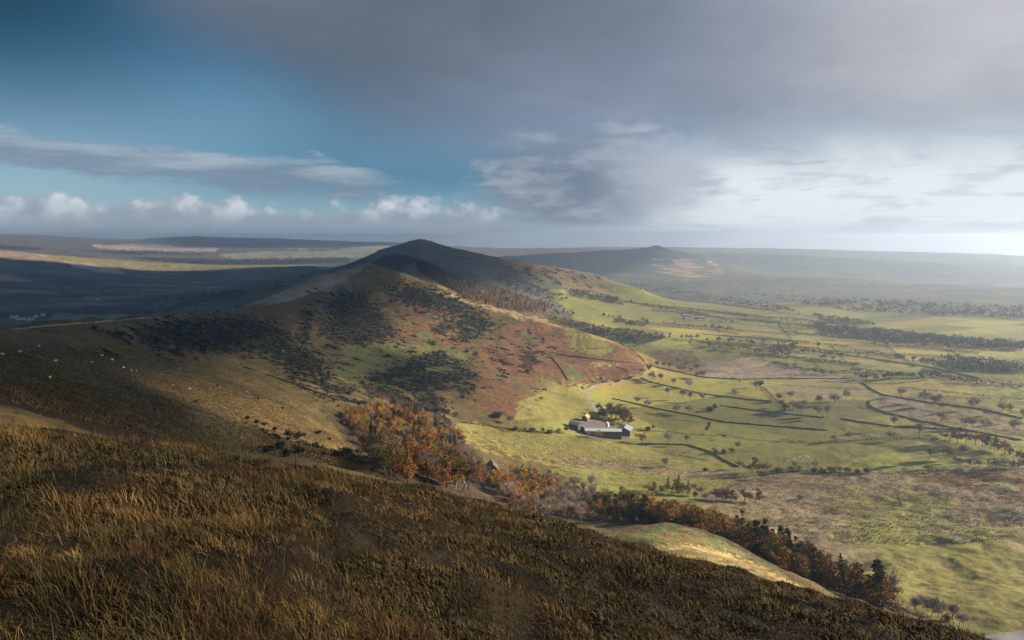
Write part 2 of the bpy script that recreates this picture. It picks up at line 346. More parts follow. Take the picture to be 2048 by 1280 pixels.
def inside(px, py, poly):
    n = len(poly); w = np.zeros(px.shape, bool)
    for i in range(n):
        x0, y0 = poly[i]; x1, y1 = poly[(i + 1) % n]
        if y0 == y1: continue
        c = ((y0 > py) != (y1 > py)) & (px < (x1 - x0) * (py - y0) / (y1 - y0) + x0)
        w ^= c
    return w
def paint():
    r = np.broadcast_to(RR[None], GZ.shape); a = np.broadcast_to(AZ[:, None], GZ.shape)
    x, y, z = GX, GY, GZ
    PX, PY = proj(x, y, z); front = y > .2
    PX = np.where(front, PX, -9999)
    f1 = fbm(x / 400, y / 400, 4); f2 = fbm(x / 55 + 3, y / 55, 4); f3 = fbm(x / 9, y / 9 + 4, 3)
    def mixc(c0, c1, t): return np.asarray(c0)[None, None] * (1 - t[..., None]) + np.asarray(c1)[None, None] * t[..., None]
    col = mixc(C['past'], C['past2'], sstep(-.3, .35, f1))
    # every field its own tint
    rot = R(24); u = (x * math.cos(rot) + y * math.sin(rot)) / 210; v = (-x * math.sin(rot) + y * math.cos(rot)) / 120
    u = u + .4 * np.floor(v); cell = _perm[(_perm[np.floor(u).astype(int) & 4095] + np.floor(v).astype(int)) & 4095] / 4096.
    vary = (np.where(cell < .25, .66, np.where(cell < .6, 1., np.where(cell < .85, 1.2, .82))))[..., None]
    warm = np.where(((cell * 7) % 1) > .7, 1., 0.)[..., None]
    col = col * (1 + (vary - 1) * (r > 700)[..., None]) * (1 + warm * np.array([.25, .05, .1]) * (r > 900)[..., None])
    zt = np.where((PX > 1180) & (PX > -9000), 70, 16)
    hill = sstep(zt, zt + 18, z + f2 * 8) * (r < 2600) * (r > 30)
    hcol = mixc(C['oliv'], C['straw'], sstep(-.15, .5, f2 + .5 * f3) * .6)
    hcol = hcol * (1 + .25 * f1[..., None])
    col = col * (1 - hill[..., None]) + hcol * hill[..., None]
    mot = .35 + .4 * hill
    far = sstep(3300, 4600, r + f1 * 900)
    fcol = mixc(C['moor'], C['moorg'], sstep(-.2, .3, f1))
    lowfar_shade = far * (1 - sstep(30, 90, z + f1 * 60)) 
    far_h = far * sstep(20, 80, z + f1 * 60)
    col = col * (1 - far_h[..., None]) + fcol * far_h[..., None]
    lowfar_shade = np.maximum(lowfar_shade, sstep(2400, 2950, r + 320 * f1 - 350 + 750 * sstep(1300, 2048, PX)) * (PX > 1280)) * (1 - .5 * (f2 > .18))
    col = col * (1 - .8 * lowfar_shade[..., None]) + np.array([.032, .038, .040]) * .8 * lowfar_shade[..., None]  # cloud shade over the far right valley, painted into the ground colour
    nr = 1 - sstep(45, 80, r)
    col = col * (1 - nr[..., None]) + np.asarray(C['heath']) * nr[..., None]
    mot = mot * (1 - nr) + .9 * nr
    k = 110
    la = a * k; ll = np.log(r) * k
    wx = fbm(la, ll, 4) ; wy = fbm(la + 50, ll + 31, 4)
    gor = np.zeros(GZ.shape, bool); rgp = np.random.default_rng(3)
    for name, poly, r0, r1, rag, m, patch in AREAS:
        i0, i1 = np.searchsorted(RR, r0), np.searchsorted(RR, r1)
        sl = (slice(None), slice(i0, i1))
        dj = .3 + 1.7 * rgp.random(GZ.shape)[sl]
        if name == 'gorse': rag = rag * 1.6
        px = PX[sl] + wx[sl] * rag * 3.4 * dj; py = PY[sl] + wy[sl] * rag * 2.2 * dj
        w = inside(px, py, poly)
        if name == 'gorse' and not patch:
            q = np.clip(inside(PX[sl] + (px - PX[sl]) * 2., PY[sl] + (py - PY[sl]) * 2., poly) * (.45 + .5 * f3[sl]), 0, 1)[..., None]
            col[sl] = col[sl] * (1 - q) + np.array([.040, .034, .016]) * q
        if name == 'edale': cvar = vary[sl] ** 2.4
        else: cvar = 1.
        if patch:
            s, t = patch
            w &= fbm(x[sl] / s + 7, y[sl] / s, 3) > t
        if name == 'gorse': w &= f3[sl] + .5 * f2[sl] > -.33
        if name in ('brack', 'gpast', 'rush', 'straw', 'gold'):
            w &= f2[sl] * .7 + f3[sl] * .8 < .26
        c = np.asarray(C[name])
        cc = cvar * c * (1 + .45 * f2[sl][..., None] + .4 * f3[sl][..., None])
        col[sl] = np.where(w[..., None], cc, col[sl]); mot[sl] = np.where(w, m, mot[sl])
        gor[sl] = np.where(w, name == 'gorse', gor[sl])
    return np.clip(col, .004, .9), np.clip(mot, 0, 1), gor
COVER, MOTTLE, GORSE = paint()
print('cover', round(time.time() - T0, 1))

# ------------------------------------------------------------------ scene objects: helpers
def tag(o, label=None, cat=None, group=None, kind=None):
    if label: o['label'] = label
    if cat: o['category'] = cat
    if group: o['group'] = group
    if kind: o['kind'] = kind
    return o
def mesh_np(name, verts, faces_flat, sizes):
    """mesh from arrays: verts n x 3, flat corner list, corners per face"""
    me = bpy.data.meshes.new(name)
    verts = np.asarray(verts, np.float32); ff = np.asarray(faces_flat, np.int32); sz = np.asarray(sizes, np.int32)
    me.vertices.add(len(verts)); me.vertices.foreach_set('co', verts.ravel())
    me.loops.add(len(ff)); me.loops.foreach_set('vertex_index', ff)
    me.polygons.add(len(sz)); me.polygons.foreach_set('loop_start', np.concatenate([[0], np.cumsum(sz)[:-1]]).astype(np.int32))
    me.update(calc_edges=True)
    return me
def link(name, me, mat=None, parent=None):
    o = bpy.data.objects.new(name, me); COL.objects.link(o)
    if mat is not None and me is not None and not len(me.materials): me.materials.append(mat)
    if parent is not None: o.parent = parent
    return o
def empty(name, loc, rz=0):
    o = bpy.data.objects.new(name, None); COL.objects.link(o)
    o.location = loc; o.rotation_euler = (0, 0, rz); o.empty_display_size = 1
    return o
def smooth(me):
    me.polygons.foreach_set('use_smooth', np.ones(len(me.polygons), bool))

# ------------------------------------------------------------------ node helper
class NT:
    def __init__(s, tree): s.t = tree; tree.nodes.clear()
    def n(s, typ, **kw):
        nd = s.t.nodes.new(typ)
        for k, v in kw.items():
            if k.startswith('_'): setattr(nd, k[1:], v)
        return nd
    def put(s, sock, v):
        if isinstance(v, bpy.types.NodeSocket): s.t.links.new(v, sock)
        elif v is not None:
            if hasattr(sock.default_value, '__len__') and not hasattr(v, '__len__'): v = [v] * len(sock.default_value)
            if hasattr(v, '__len__') and len(v) == 3 and len(sock.default_value) == 4: v = list(v) + [1]
            sock.default_value = v
    def m(s, op, a, b=None, c=None):
        nd = s.n('ShaderNodeMath', _operation=op)
        s.put(nd.inputs[0], a); s.put(nd.inputs[1], b); s.put(nd.inputs[2], c)
        return nd.outputs[0]
    def add(s, a, b): return s.m('ADD', a, b)
    def sub(s, a, b): return s.m('SUBTRACT', a, b)
    def mul(s, a, b): return s.m('MULTIPLY', a, b)
    def ss(s, x, a, b, lo=0., hi=1.):
        nd = s.n('ShaderNodeMapRange', _interpolation_type='SMOOTHSTEP')
        s.put(nd.inputs[0], x); s.put(nd.inputs[1], a); s.put(nd.inputs[2], b); s.put(nd.inputs[3], lo); s.put(nd.inputs[4], hi)
        return nd.outputs[0]
    def mix(s, f, a, b, typ='MIX'):
        nd = s.n('ShaderNodeMix', _data_type='RGBA', _blend_type=typ)
        s.put(nd.inputs[0], f); s.put(nd.inputs[6], a); s.put(nd.inputs[7], b)
        return nd.outputs[2]
    def noise(s, vec, scale, detail=4, rough=.55, dist=0.):
        nd = s.n('ShaderNodeTexNoise')
        s.put(nd.inputs['Vector'], vec); nd.inputs['Scale'].default_value = scale; nd.inputs['Detail'].default_value = detail
        nd.inputs['Roughness'].default_value = rough; nd.inputs['Distortion'].default_value = dist
        return nd.outputs[0]
    def xyz(s, x, y, z):
        nd = s.n('ShaderNodeCombineXYZ'); s.put(nd.inputs[0], x); s.put(nd.inputs[1], y); s.put(nd.inputs[2], z)
        return nd.outputs[0]
    def scale(s, col, f):
        nd = s.n('ShaderNodeVectorMath', _operation='SCALE'); s.put(nd.inputs[0], col); s.put(nd.inputs[3], f)
        return nd.outputs[0]
    def vmul(s, a, b):
        nd = s.n('ShaderNodeVectorMath', _operation='MULTIPLY'); s.put(nd.inputs[0], a); s.put(nd.inputs[1], b)
        return nd.outputs[0]
def material(name, build, rough=.95, spec=.15):
    m = bpy.data.materials.new(name); m.use_nodes = True
    T = NT(m.node_tree)
    out = T.n('ShaderNodeOutputMaterial'); b = T.n('ShaderNodeBsdfPrincipled')
    b.inputs['Roughness'].default_value = rough; b.inputs['Specular IOR Level'].default_value = spec
    T.t.links.new(b.outputs[0], out.inputs[0])
    build(T, b)
    return m

def terrain_mat(T, b):
    pos = T.n('ShaderNodeNewGeometry').outputs['Position']
    at = T.n('ShaderNodeAttribute', _attribute_name='cover'); col = at.outputs['Color']
    mo = T.n('ShaderNodeAttribute', _attribute_name='mottle').outputs['Fac']
    n1 = T.noise(pos, .13, 4, .6); n2 = T.noise(pos, .65, 3, .6); n3 = T.noise(pos, .018, 4, .55)
    tuft = T.ss(T.noise(pos, .30, 3, .65), .55, .66)
    v = T.add(T.mul(T.sub(n1, .5), 2.0), T.add(T.mul(T.sub(n2, .5), 1.2), T.mul(T.sub(n3, .5), 1.5)))
    n4 = T.noise(pos, 7., 4, .7)
    v = T.add(1, T.add(T.mul(v, T.add(.10, mo)), T.mul(T.sub(n4, .5), T.mul(mo, 1.6))))
    v = T.mul(v, T.sub(1, T.mul(tuft, T.mul(mo, .45))))
    c = T.scale(col, T.m('MAXIMUM', v, .15))
    hue = T.mul(T.ss(T.noise(pos, .05, 4, .6), .42, .68), T.mul(mo, .55))
    c = T.mix(hue, c, T.vmul(c, (1.12, .86, .78)))
    T.put(b.inputs['Base Color'], c)
    h = T.add(T.add(T.mul(n1, 1.6), T.mul(n2, .5)), T.mul(n4, .07))
    bp = T.n('ShaderNodeBump'); bp.inputs['Distance'].default_value = 1.0
    T.put(bp.inputs['Height'], h); T.put(bp.inputs['Strength'], T.add(.12, T.mul(mo, .75)))
    T.put(b.inputs['Normal'], bp.outputs[0])
M = {}
M['terrain'] = material('upland turf', terrain_mat)

# ------------------------------------------------------------------ ground meshes
def build_ground():
    za = base_far(np.clip(np.broadcast_to(AZ[:, None], GZ.shape), -AMAX, AMAX), np.broadcast_to(LR[None], GZ.shape))
    r = np.broadcast_to(RR[None], GZ.shape); a = np.broadcast_to(AZ[:, None], GZ.shape)
    reg = np.full(GZ.shape, 2)
    reg[r < 75] = 0
    reg[(r >= 75) & (za > 17) & (r < 3500)] = 1
    # the dale left of the ridge: beyond the crest line
    cx = np.array([-46, -36.4, -27, -17.5, -13, -8, -4]); cr = np.array([520, 560, 880, 1350, 2150, 3100, 3500.])
    lim = np.interp(np.degrees(a), cx, cr, right=9999)
    reg[(r > lim) & (r < 5650) & (np.degrees(a) < -4)] = 3
    reg[(r >= 3400) & (reg != 3)] = 4
    fr = reg[:-1, :-1].ravel()
    ii, jj = np.meshgrid(np.arange(NA - 1), np.arange(NR - 1), indexing='ij')
    q = np.stack([ii * NR + jj, ii * NR + jj + 1, (ii + 1) * NR + jj + 1, (ii + 1) * NR + jj], -1).reshape(-1, 4)
    # close the sheet behind the camera
    j = np.arange(NR - 1)
    q2 = np.stack([(NA - 1) * NR + j, (NA - 1) * NR + j + 1, j + 1, j], -1)
    P = np.stack([GX, GY, GZ], -1).reshape(-1, 3)
    q = np.concatenate([q, q2]); fr = np.concatenate([fr, np.where(RR[:-1] < 75, 0, np.where(RR[:-1] < 3400, 2, 4))])
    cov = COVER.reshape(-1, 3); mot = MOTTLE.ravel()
    names = ['ground', 'ridge_hill', 'valley_ground', 'dale_ground', 'distant_hills']
    labels = ['near brow of dark tussocky moorland under the viewpoint', 'long grassy ridge with gorse and rust bracken rising to a peak', 'wide green valley floor of pastures', 'shaded dale beyond the ridge', 'far moorland hills along the skyline']
    for k in range(5):
        f = q[fr == k]
        if not len(f): continue
        used = np.unique(f); back = np.full(len(P), -1); back[used] = np.arange(len(used))
        me = mesh_np(names[k], P[used], back[f].ravel(), np.full(len(f), 4))
        smooth(me)
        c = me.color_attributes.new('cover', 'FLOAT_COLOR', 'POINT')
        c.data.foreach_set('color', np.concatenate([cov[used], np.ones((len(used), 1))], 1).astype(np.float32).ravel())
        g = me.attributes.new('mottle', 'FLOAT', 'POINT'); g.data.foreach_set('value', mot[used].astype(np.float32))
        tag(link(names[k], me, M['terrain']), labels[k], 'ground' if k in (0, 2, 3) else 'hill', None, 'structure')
build_ground()
print('ground', round(time.time() - T0, 1))

# ------------------------------------------------------------------ daylight
SUN_AZ, SUN_EL = R(88), R(20.5)
SV = np.array([math.sin(SUN_AZ) * math.cos(SUN_EL), math.cos(SUN_AZ) * math.cos(SUN_EL), math.sin(SUN_EL)])
ld = bpy.data.lights.new('sun', 'SUN'); ld.energy = 5.0; ld.angle = R(.9); ld.color = (1, .87, .68)
lo = bpy.data.objects.new('sun', ld); COL.objects.link(lo)
lo.rotation_euler = Vector(SV).to_track_quat('Z', 'Y').to_euler()

w = bpy.data.worlds.new('World'); S.world = w; w.use_nodes = True
def sky_nodes():
    T = NT(w.node_tree)
    out = T.n('ShaderNodeOutputWorld'); bg = T.n('ShaderNodeBackground'); bg.inputs[1].default_value = .1
    T.t.links.new(bg.outputs[0], out.inputs[0])
    sk = T.n('ShaderNodeTexSky', _sky_type='NISHITA'); sk.sun_disc = False
    sk.sun_elevation = SUN_EL; sk.sun_rotation = SUN_AZ; sk.altitude = 500; sk.dust_density = 1.0
    d = T.n('ShaderNodeTexCoord').outputs['Generated']
    sp = T.n('ShaderNodeSeparateXYZ'); T.put(sp.inputs[0], d)
    A = T.mul(T.m('ARCTAN2', sp.outputs[0], sp.outputs[1]), 180 / math.pi)
    E = T.mul(T.m('ARCSINE', sp.outputs[2]), 180 / math.pi)
    AE = T.xyz(A, T.mul(E, 2.2), 0)                     # clouds lie flatter than they are wide
    nb = T.sub(T.noise(AE, .055, 5, .55), .5)           # broad
    nm = T.sub(T.noise(AE, .16, 6, .6, .4), .5)         # billows
    nf = T.sub(T.noise(AE, .42, 6, .62, .3), .5)        # wisps
    st = T.sub(T.noise(T.xyz(T.mul(A, .35), T.mul(E, 2.4), 3.), .35, 6, .6, .5), .5)   # streaks
    X = lambda c: tuple(v * 10 / 2.83 for v in c)
    # clear sky, deep teal up high on the left, pale near the horizon
    blue = T.vmul(sk.outputs[0], (.44, .74, .95))
    up = T.ss(E, 2., 15.)
    clear = T.mix(up, T.mix(.85, blue, X((.245, .325, .405))), T.mix(.75, blue, X((.03, .102, .168))))
    clear = T.mix(T.mul(T.ss(E, 2., 17.), T.ss(A, -10., -38.)), clear, X((.012, .054, .088)))
    clear = T.mix(T.mul(T.ss(E, 15., 3.), T.mul(T.ss(E, 1., 5.), T.ss(A, -34., -14.))), clear, X((.092, .245, .37)))
    # great grey sheet spreading from the upper right
    edge = T.add(4.4, T.mul(.0135, T.m('POWER', T.m('MINIMUM', A, 0.), 2.)))
    gx = T.add(T.sub(E, edge), T.add(T.mul(nb, 9.), T.mul(nm, 2.2)))
    sheet = T.ss(gx, -3., 6.5)
    sheet = T.mul(sheet, T.ss(A, -36., -22., .35, 1.))
    gcol = T.mix(T.ss(A, -22., 8.), X((.058, .115, .18)), X((.225, .275, .37)))
    gcol = T.mix(T.ss(A, 8., 34.), gcol, X((.47, .48, .525)))
    gcol = T.mix(T.mul(T.ss(E, 7., 18.), T.ss(A, 30., -8.)), gcol, X((.125, .155, .205)))
    gcol = T.scale(gcol, T.add(1, T.add(T.mul(nb, .5), T.add(T.mul(nm, .28), T.mul(st, .12)))))
    sky = T.mix(sheet, clear, gcol)
    # bright break under the sheet on the right
    br = T.mul(T.ss(T.add(E, T.add(T.mul(nm, 3.), T.mul(nb, 3.))), 9., 3.5), T.ss(A, -2., 17.))
    br = T.mul(br, .96)
    bcol = T.mix(T.ss(A, 4., 20.), X((.50, .56, .64)), X((.78, .83, .86)))
    bars = T.ss(T.add(T.mul(st, 1.5), T.mul(nm, .8)), .02, .22)
    bcol = T.mix(T.mul(bars, .75), bcol, X((.56, .61, .68)))
    sky = T.mix(br, sky, bcol)
    # dark ragged cumulus right of the centre
    dx = T.m('DIVIDE', T.sub(A, 6.5), 10.5); dy = T.m('DIVIDE', T.sub(E, 4.1), 4.5)
    dd = T.m('SQRT', T.add(T.mul(dx, dx), T.mul(dy, dy)))
    dk = T.ss(T.add(dd, T.add(T.add(T.mul(nm, -1.1), T.mul(st, -.7)), T.mul(nf, -.5))), 1.1, .62)
    dcol = T.mix(T.ss(T.add(T.add(nm, T.mul(st, .6)), T.mul(nf, .35)), -.16, .22), X((.17, .215, .295)), X((.34, .39, .47)))
    dcol = T.mix(T.ss(A, 5., 14.), dcol, X((.44, .49, .56)))
    sky = T.mix(T.mul(dk, .92), sky, dcol)
    # long flat streak of cloud on the left
    ce = T.add(5.0, T.mul(T.add(A, 24.), -.075))
    th = T.ss(A, -44., -20., 1.15, 1.5)
    fe = T.m('DIVIDE', T.sub(E, ce), th)
    lk = T.ss(T.add(T.m('ABSOLUTE', fe), T.add(T.mul(st, -2.2), T.mul(nm, -1.2))), 1.1, .55)
    lk = T.mul(lk, T.ss(T.add(A, T.mul(nm, 6.)), -8., -13.))
    lcol = T.mix(T.ss(T.add(T.mul(fe, .35), T.mul(st, 2.2)), -.3, .45), X((.19, .26, .34)), X((.36, .43, .50)))
    sky = T.mix(T.mul(lk, .85), sky, lcol)
    # line of low cumulus on the left skyline
    cn = T.sub(T.noise(T.xyz(A, T.mul(E, 1.2), 7.), .22, 7, .55), .5)
    top = T.add(2.7, T.add(T.mul(cn, 7.), T.mul(nf, .7)))
    ck = T.mul(T.ss(T.sub(top, E), -.25, .7), T.ss(T.add(A, T.mul(nm, 5.)), 3., -3.))
    lit = T.ss(T.add(T.mul(T.noise(T.xyz(T.add(A, .9), T.mul(T.sub(E, .9), 1.2), 7.), .22, 7, .55), -1.), T.add(.5, T.add(cn, T.mul(E, .06)))), .02, .26)
    ccol = T.mix(T.mul(lit, T.ss(E, .6, 2.2)), X((.30, .355, .43)), X((.62, .66, .71)))
    ccol = T.scale(ccol, T.add(1, T.mul(nf, .35)))
    sky = T.mix(T.mul(ck, .88), sky, ccol)
    # pale band along the horizon
    hz = T.mul(T.ss(E, 1.5, .1), T.ss(A, -20., 6., .25, .7))
    sky = T.mix(hz, sky, T.mix(T.ss(A, -5., 25.), X((.42, .50, .57)), X((.58, .64, .69))))
    # what stands out of frame: heavy grey overhead and behind, paler around the sun
    side = T.m('MAXIMUM', T.ss(T.m('ABSOLUTE', A), 42., 70.), T.ss(E, 20., 32.))
    sun = T.n('ShaderNodeVectorMath', _operation='DOT_PRODUCT'); T.put(sun.inputs[0], d); T.put(sun.inputs[1], tuple(SV))
    oc = T.mix(T.ss(sun.outputs['Value'], .3, 1.), X((.10, .14, .19)), X((.55, .53, .50)))
    oc = T.mix(.2, oc, blue)
    sky = T.mix(side, sky, oc)
    T.put(bg.inputs[0], sky)
sky_nodes()

# unseen clouds added high to the right only to shade parts of the land; each outline is given on the ground it shades as (bearing column, distance)
def shade_cloud_mat(T, b):
    T.put(b.inputs['Base Color'], (.8, .8, .8))
M['shade_cloud'] = material('shade_cloud', shade_cloud_mat, 1., 0.)
SHADE_CLOUDS = [
 (3000, [(-260,240),(60,400),(300,600),(440,1000),(520,1240),(600,1420),(700,1800),(790,1960),(900,2120),(1000,2350),(1050,2700),(1010,3060),(860,3500),(660,4600),(420,4800),(250,4850),(60,4700),(-300,4800)]),
 (3200, [(960,4700),(1130,4500),(1250,4900),(1310,5700),(1300,6800),(1000,6800)]),
 (2400, [(690,800),(710,1080),(780,1190),(880,1110),(930,960),(890,880),(800,810)]),
 (2200, 'xy', [(-900,-300),(-190,-300),(-185,0),(-130,90),(-70,190),(-100,300),(-200,430),(-430,530),(-900,560)]),
 (4600, [(330,9200),(820,8600),(900,12500),(300,12500)]),
]
def build_shade_clouds():
    V, Fc = [], []
    for H, *how, poly in SHADE_CLOUDS:
        q = []
        n = len(poly)
        for i in range(n):
            (p0, r0), (p1, r1) = poly[i], poly[(i + 1) % n]
            for t in np.linspace(0, 1, 9)[:-1]:
                p = p0 + (p1 - p0) * t; r = 0 if how else math.exp(math.log(r0) * (1 - t) + math.log(r1) * t)
                if how: q.append((p, r0 * (1 - t) + r1 * t)); continue
                a = math.atan2(p - 1024, F); q.append((math.sin(a) * r, math.cos(a) * r))
        q = np.array(q)
        zz = gz(q[:, 0], q[:, 1])
        k = (H - zz) / SV[2]
        q3 = np.stack([q[:, 0] + SV[0] * k, q[:, 1] + SV[1] * k, np.full(len(q), H)], 1)
        size = np.ptp(q3[:, :2], axis=0).max()
        wob = size * .012
        q3[:, 0] += noise(q[:, 0] / (size * .035), q[:, 1] / (size * .035)) * wob; q3[:, 1] += noise(q[:, 0] / (size * .035) + 9, q[:, 1] / (size * .035)) * wob
        c = q3.mean(0); m = len(q3); b0 = len(V)
        rings_ = [(1., 0), (.86, .035), (.6, .05), (.3, .06)]
        for sgn in (1, -1):
            for s, h in rings_[(0 if sgn == 1 else 1):]:
                p = c + (q3 - c) * s
                p[:, 2] = H + sgn * (h * size * (.5 if sgn < 0 else 1) * (1 + .6 * noise(p[:, 0] / 300, p[:, 1] / 300)) if h else 0)
                V += p.tolist()
        V.append([c[0], c[1], H + .062 * size]); V.append([c[0], c[1], H - .03 * size])
        topc, botc = len(V) - 2, len(V) - 1
        L = [b0 + m * i for i in range(7)]
        for order, cc, fl in (([L[0], L[1], L[2], L[3]], topc, 0), ([L[0], L[4], L[5], L[6]], botc, 1)):
            for o0, o1 in zip(order, order[1:]):
                for i in range(m):
                    f = [o0 + i, o0 + (i + 1) % m, o1 + (i + 1) % m, o1 + i]
                    Fc.append(f[::-1] if fl else f)
            for i in range(m):
                f = [order[-1] + i, order[-1] + (i + 1) % m, cc]
                Fc.append(f[::-1] if fl else f)
    me = bpy.data.meshes.new('shade_clouds'); me.from_pydata(V, [], Fc); smooth(me)
    tag(link('shade_clouds', me, M['shade_cloud']), 'added cloudlike shade casters out of view to the right', 'shade_clouds', None, 'stuff')
build_shade_clouds()

# ------------------------------------------------------------------ the air
def build_haze():
    zmin = float(GZ.min()) - 1; zmax = max(float(GZ.max()), CAMZ) + 14
    e = 14400
    v = [(x, y, z) for z in (zmin, zmax) for x, y in ((-e, -e), (e, -e), (e, e), (-e, e))]
    f = [(3, 2, 1, 0), (4, 5, 6, 7), (0, 1, 5, 4), (1, 2, 6, 5), (2, 3, 7, 6), (3, 0, 4, 7)]
    me = bpy.data.meshes.new('haze'); me.from_pydata(v, [], f)
    m = bpy.data.materials.new('haze'); m.use_nodes = True
    T = NT(m.node_tree); out = T.n('ShaderNodeOutputMaterial'); pv = T.n('ShaderNodeVolumePrincipled')
    pv.inputs['Color'].default_value = (.63, .77, 1., 1); pv.inputs['Density'].default_value = HAZE; pv.inputs['Anisotropy'].default_value = .6
    T.t.links.new(pv.outputs[0], out.inputs['Volume'])
    tag(link('haze', me, m), 'thin pale blue haze filling the valley air', 'haze', None, 'stuff')
    print('haze box', zmin, zmax)
HAZE = 1.08e-4
build_haze()

cd = bpy.data.cameras.new('camera'); cam = bpy.data.objects.new('camera', cd); COL.objects.link(cam)
cd.sensor_width = 36; cd.lens = F / 2048 * 36; cd.clip_start = .1; cd.clip_end = 40000
cam.location = (0, 0, CAMZ); cam.rotation_euler = (math.pi / 2 - PITCH, 0, 0)
S.camera = cam
S.render.engine = 'CYCLES'
cy = S.cycles
cy.max_bounces = 5; cy.diffuse_bounces = 2; cy.glossy_bounces = 1; cy.transmission_bounces = 2; cy.volume_bounces = 0; cy.transparent_max_bounces = 8
cy.use_adaptive_sampling = True; cy.adaptive_threshold = .015
cy.use_denoising = True; cy.denoiser = 'OPENIMAGEDENOISE'; cy.denoising_input_passes = 'RGB_ALBEDO_NORMAL'
cy.sample_clamp_indirect = 4
vs = S.view_settings; vs.view_transform = 'Standard'; vs.look = 'None'; vs.gamma = 1; vs.exposure = 1.6
S.display_settings.display_device = 'sRGB'

# ------------------------------------------------------------------ plants
def foliage(name, cols, trans=.25, var=.35):
    """leaf colours: a few tints picked by tree and by clump"""
    def f(T, b):
        oi = T.n('ShaderNodeObjectInfo').outputs['Random']
        pos = T.n('ShaderNodeNewGeometry').outputs['Position']
        n = T.noise(pos, .55, 2, .6)
        t = T.add(T.mul(oi, .75), T.mul(T.sub(n, .5), 1.1))
        r = T.n('ShaderNodeValToRGB'); e = r.color_ramp.elements
        e[0].position = 0; e[0].color = (*cols[0], 1); e[1].position = 1; e[1].color = (*cols[-1], 1)
        for i, c in enumerate(cols[1:-1]):
            q = e.new((i + 1) / (len(cols) - 1)); q.color = (*c, 1)
        T.put(r.inputs[0], t)
        k = T.add(1 - var / 2, T.mul(T.noise(pos, 1.9, 1, .5), var))
        T.put(b.inputs['Base Color'], T.scale(r.outputs[0], k))
        b.inputs['Subsurface Weight'].default_value = 0
    return material(name, f, .9, .1)
M['bark'] = foliage('bark', [(.045, .036, .028), (.075, .06, .046)])
M['barkpale'] = foliage('pale bark', [(.16, .14, .115), (.24, .21, .17)])
M['twig'] = foliage('bare twigs', [(.18, .15, .125), (.26, .21, .17), (.32, .26, .21)])
M['barkmid'] = foliage('grey bark', [(.085, .07, .056), (.13, .108, .086)])
M['twigpink'] = foliage('pale pinkish twigs', [(.20, .14, .105), (.27, .195, .15)])
M['twigdark'] = foliage('dark twigs', [(.055, .042, .032), (.09, .068, .05)])
M['orange'] = foliage('orange autumn leaves', [(.18, .062, .015), (.27, .105, .02), (.36, .16, .028)])
M['gold'] = foliage('golden autumn leaves', [(.16, .085, .019), (.27, .145, .026), (.36, .22, .04)])
M['brown'] = foliage('brown autumn leaves', [(.085, .045, .02), (.14, .07, .028), (.19, .10, .035)])
M['red'] = foliage('russet leaves', [(.10, .036, .016), (.17, .06, .02)])
M['olive'] = foliage('olive leaves turning', [(.05, .045, .014), (.10, .08, .02), (.16, .11, .025)])
M['larch'] = foliage('larch needles in autumn', [(.15, .07, .026), (.24, .11, .034), (.32, .165, .044)])
M['larchfar'] = foliage('pale larch needles', [(.14, .085, .05), (.21, .115, .062), (.25, .13, .065)])
M['spruce'] = foliage('dark spruce needles', [(.010, .018, .012), (.020, .030, .017)])
M['pine'] = foliage('pine needles', [(.016, .024, .012), (.032, .040, .017), (.055, .055, .022)])
M['holly'] = foliage('dark evergreen leaves', [(.016, .024, .011), (.035, .042, .016)])
M['oakgreen'] = foliage('dull green oak leaves', [(.03, .04, .012), (.065, .07, .02), (.11, .10, .03)])
M['thorn'] = foliage('thorn bush twigs', [(.05, .038, .026), (.085, .058, .036), (.10, .085, .035)])
M['gorse'] = foliage('gorse', [(.008, .011, .006), (.020, .022, .010), (.048, .042, .016)])
M['hedge'] = foliage('hedge twigs', [(.05, .045, .028), (.085, .068, .044), (.12, .088, .06)])

class MB:
    """collects triangles and quads into one mesh"""
    def __init__(s): s.v = []; s.f = []
    def tube(s, p0, p1, r0, r1, n=5):
        p0 = np.array(p0, float); p1 = np.array(p1, float); d = p1 - p0; L = np.linalg.norm(d)
        if L < 1e-6: return
        d /= L; u = np.cross(d, [0, 0, 1.] if abs(d[2]) < .9 else [1., 0, 0]); u /= np.linalg.norm(u); w_ = np.cross(d, u)
        b = len(s.v)
        for p, r in ((p0, r0), (p1, r1)):
            for i in range(n):
                a = 2 * math.pi * i / n; s.v.append(tuple(p + r * (math.cos(a) * u + math.sin(a) * w_)))
        for i in range(n): s.f.append((b + i, b + (i + 1) % n, b + n + (i + 1) % n, b + n + i))
    def quad(s, a, b_, c, d):
        k = len(s.v); s.v += [tuple(a), tuple(b_), tuple(c), tuple(d)]; s.f.append((k, k + 1, k + 2, k + 3))
    def tri(s, a, b_, c):
        k = len(s.v); s.v += [tuple(a), tuple(b_), tuple(c)]; s.f.append((k, k + 1, k + 2))
    def box(s, x0, x1, y0, y1, z0, z1):
        b = len(s.v)
        s.v += [(x, y, z) for z in (z0, z1) for x, y in ((x0, y0), (x1, y0), (x1, y1), (x0, y1))]
        s.f += [tuple(b + i for i in q) for q in ((3, 2, 1, 0), (4, 5, 6, 7), (0, 1, 5, 4), (1, 2, 6, 5), (2, 3, 7, 6), (3, 0, 4, 7))]
    def mesh(s, name):
        me = bpy.data.meshes.new(name); me.from_pydata(s.v, [], s.f); return me
def rv(rg):
    v = rg.normal(size=3); return v / np.linalg.norm(v)
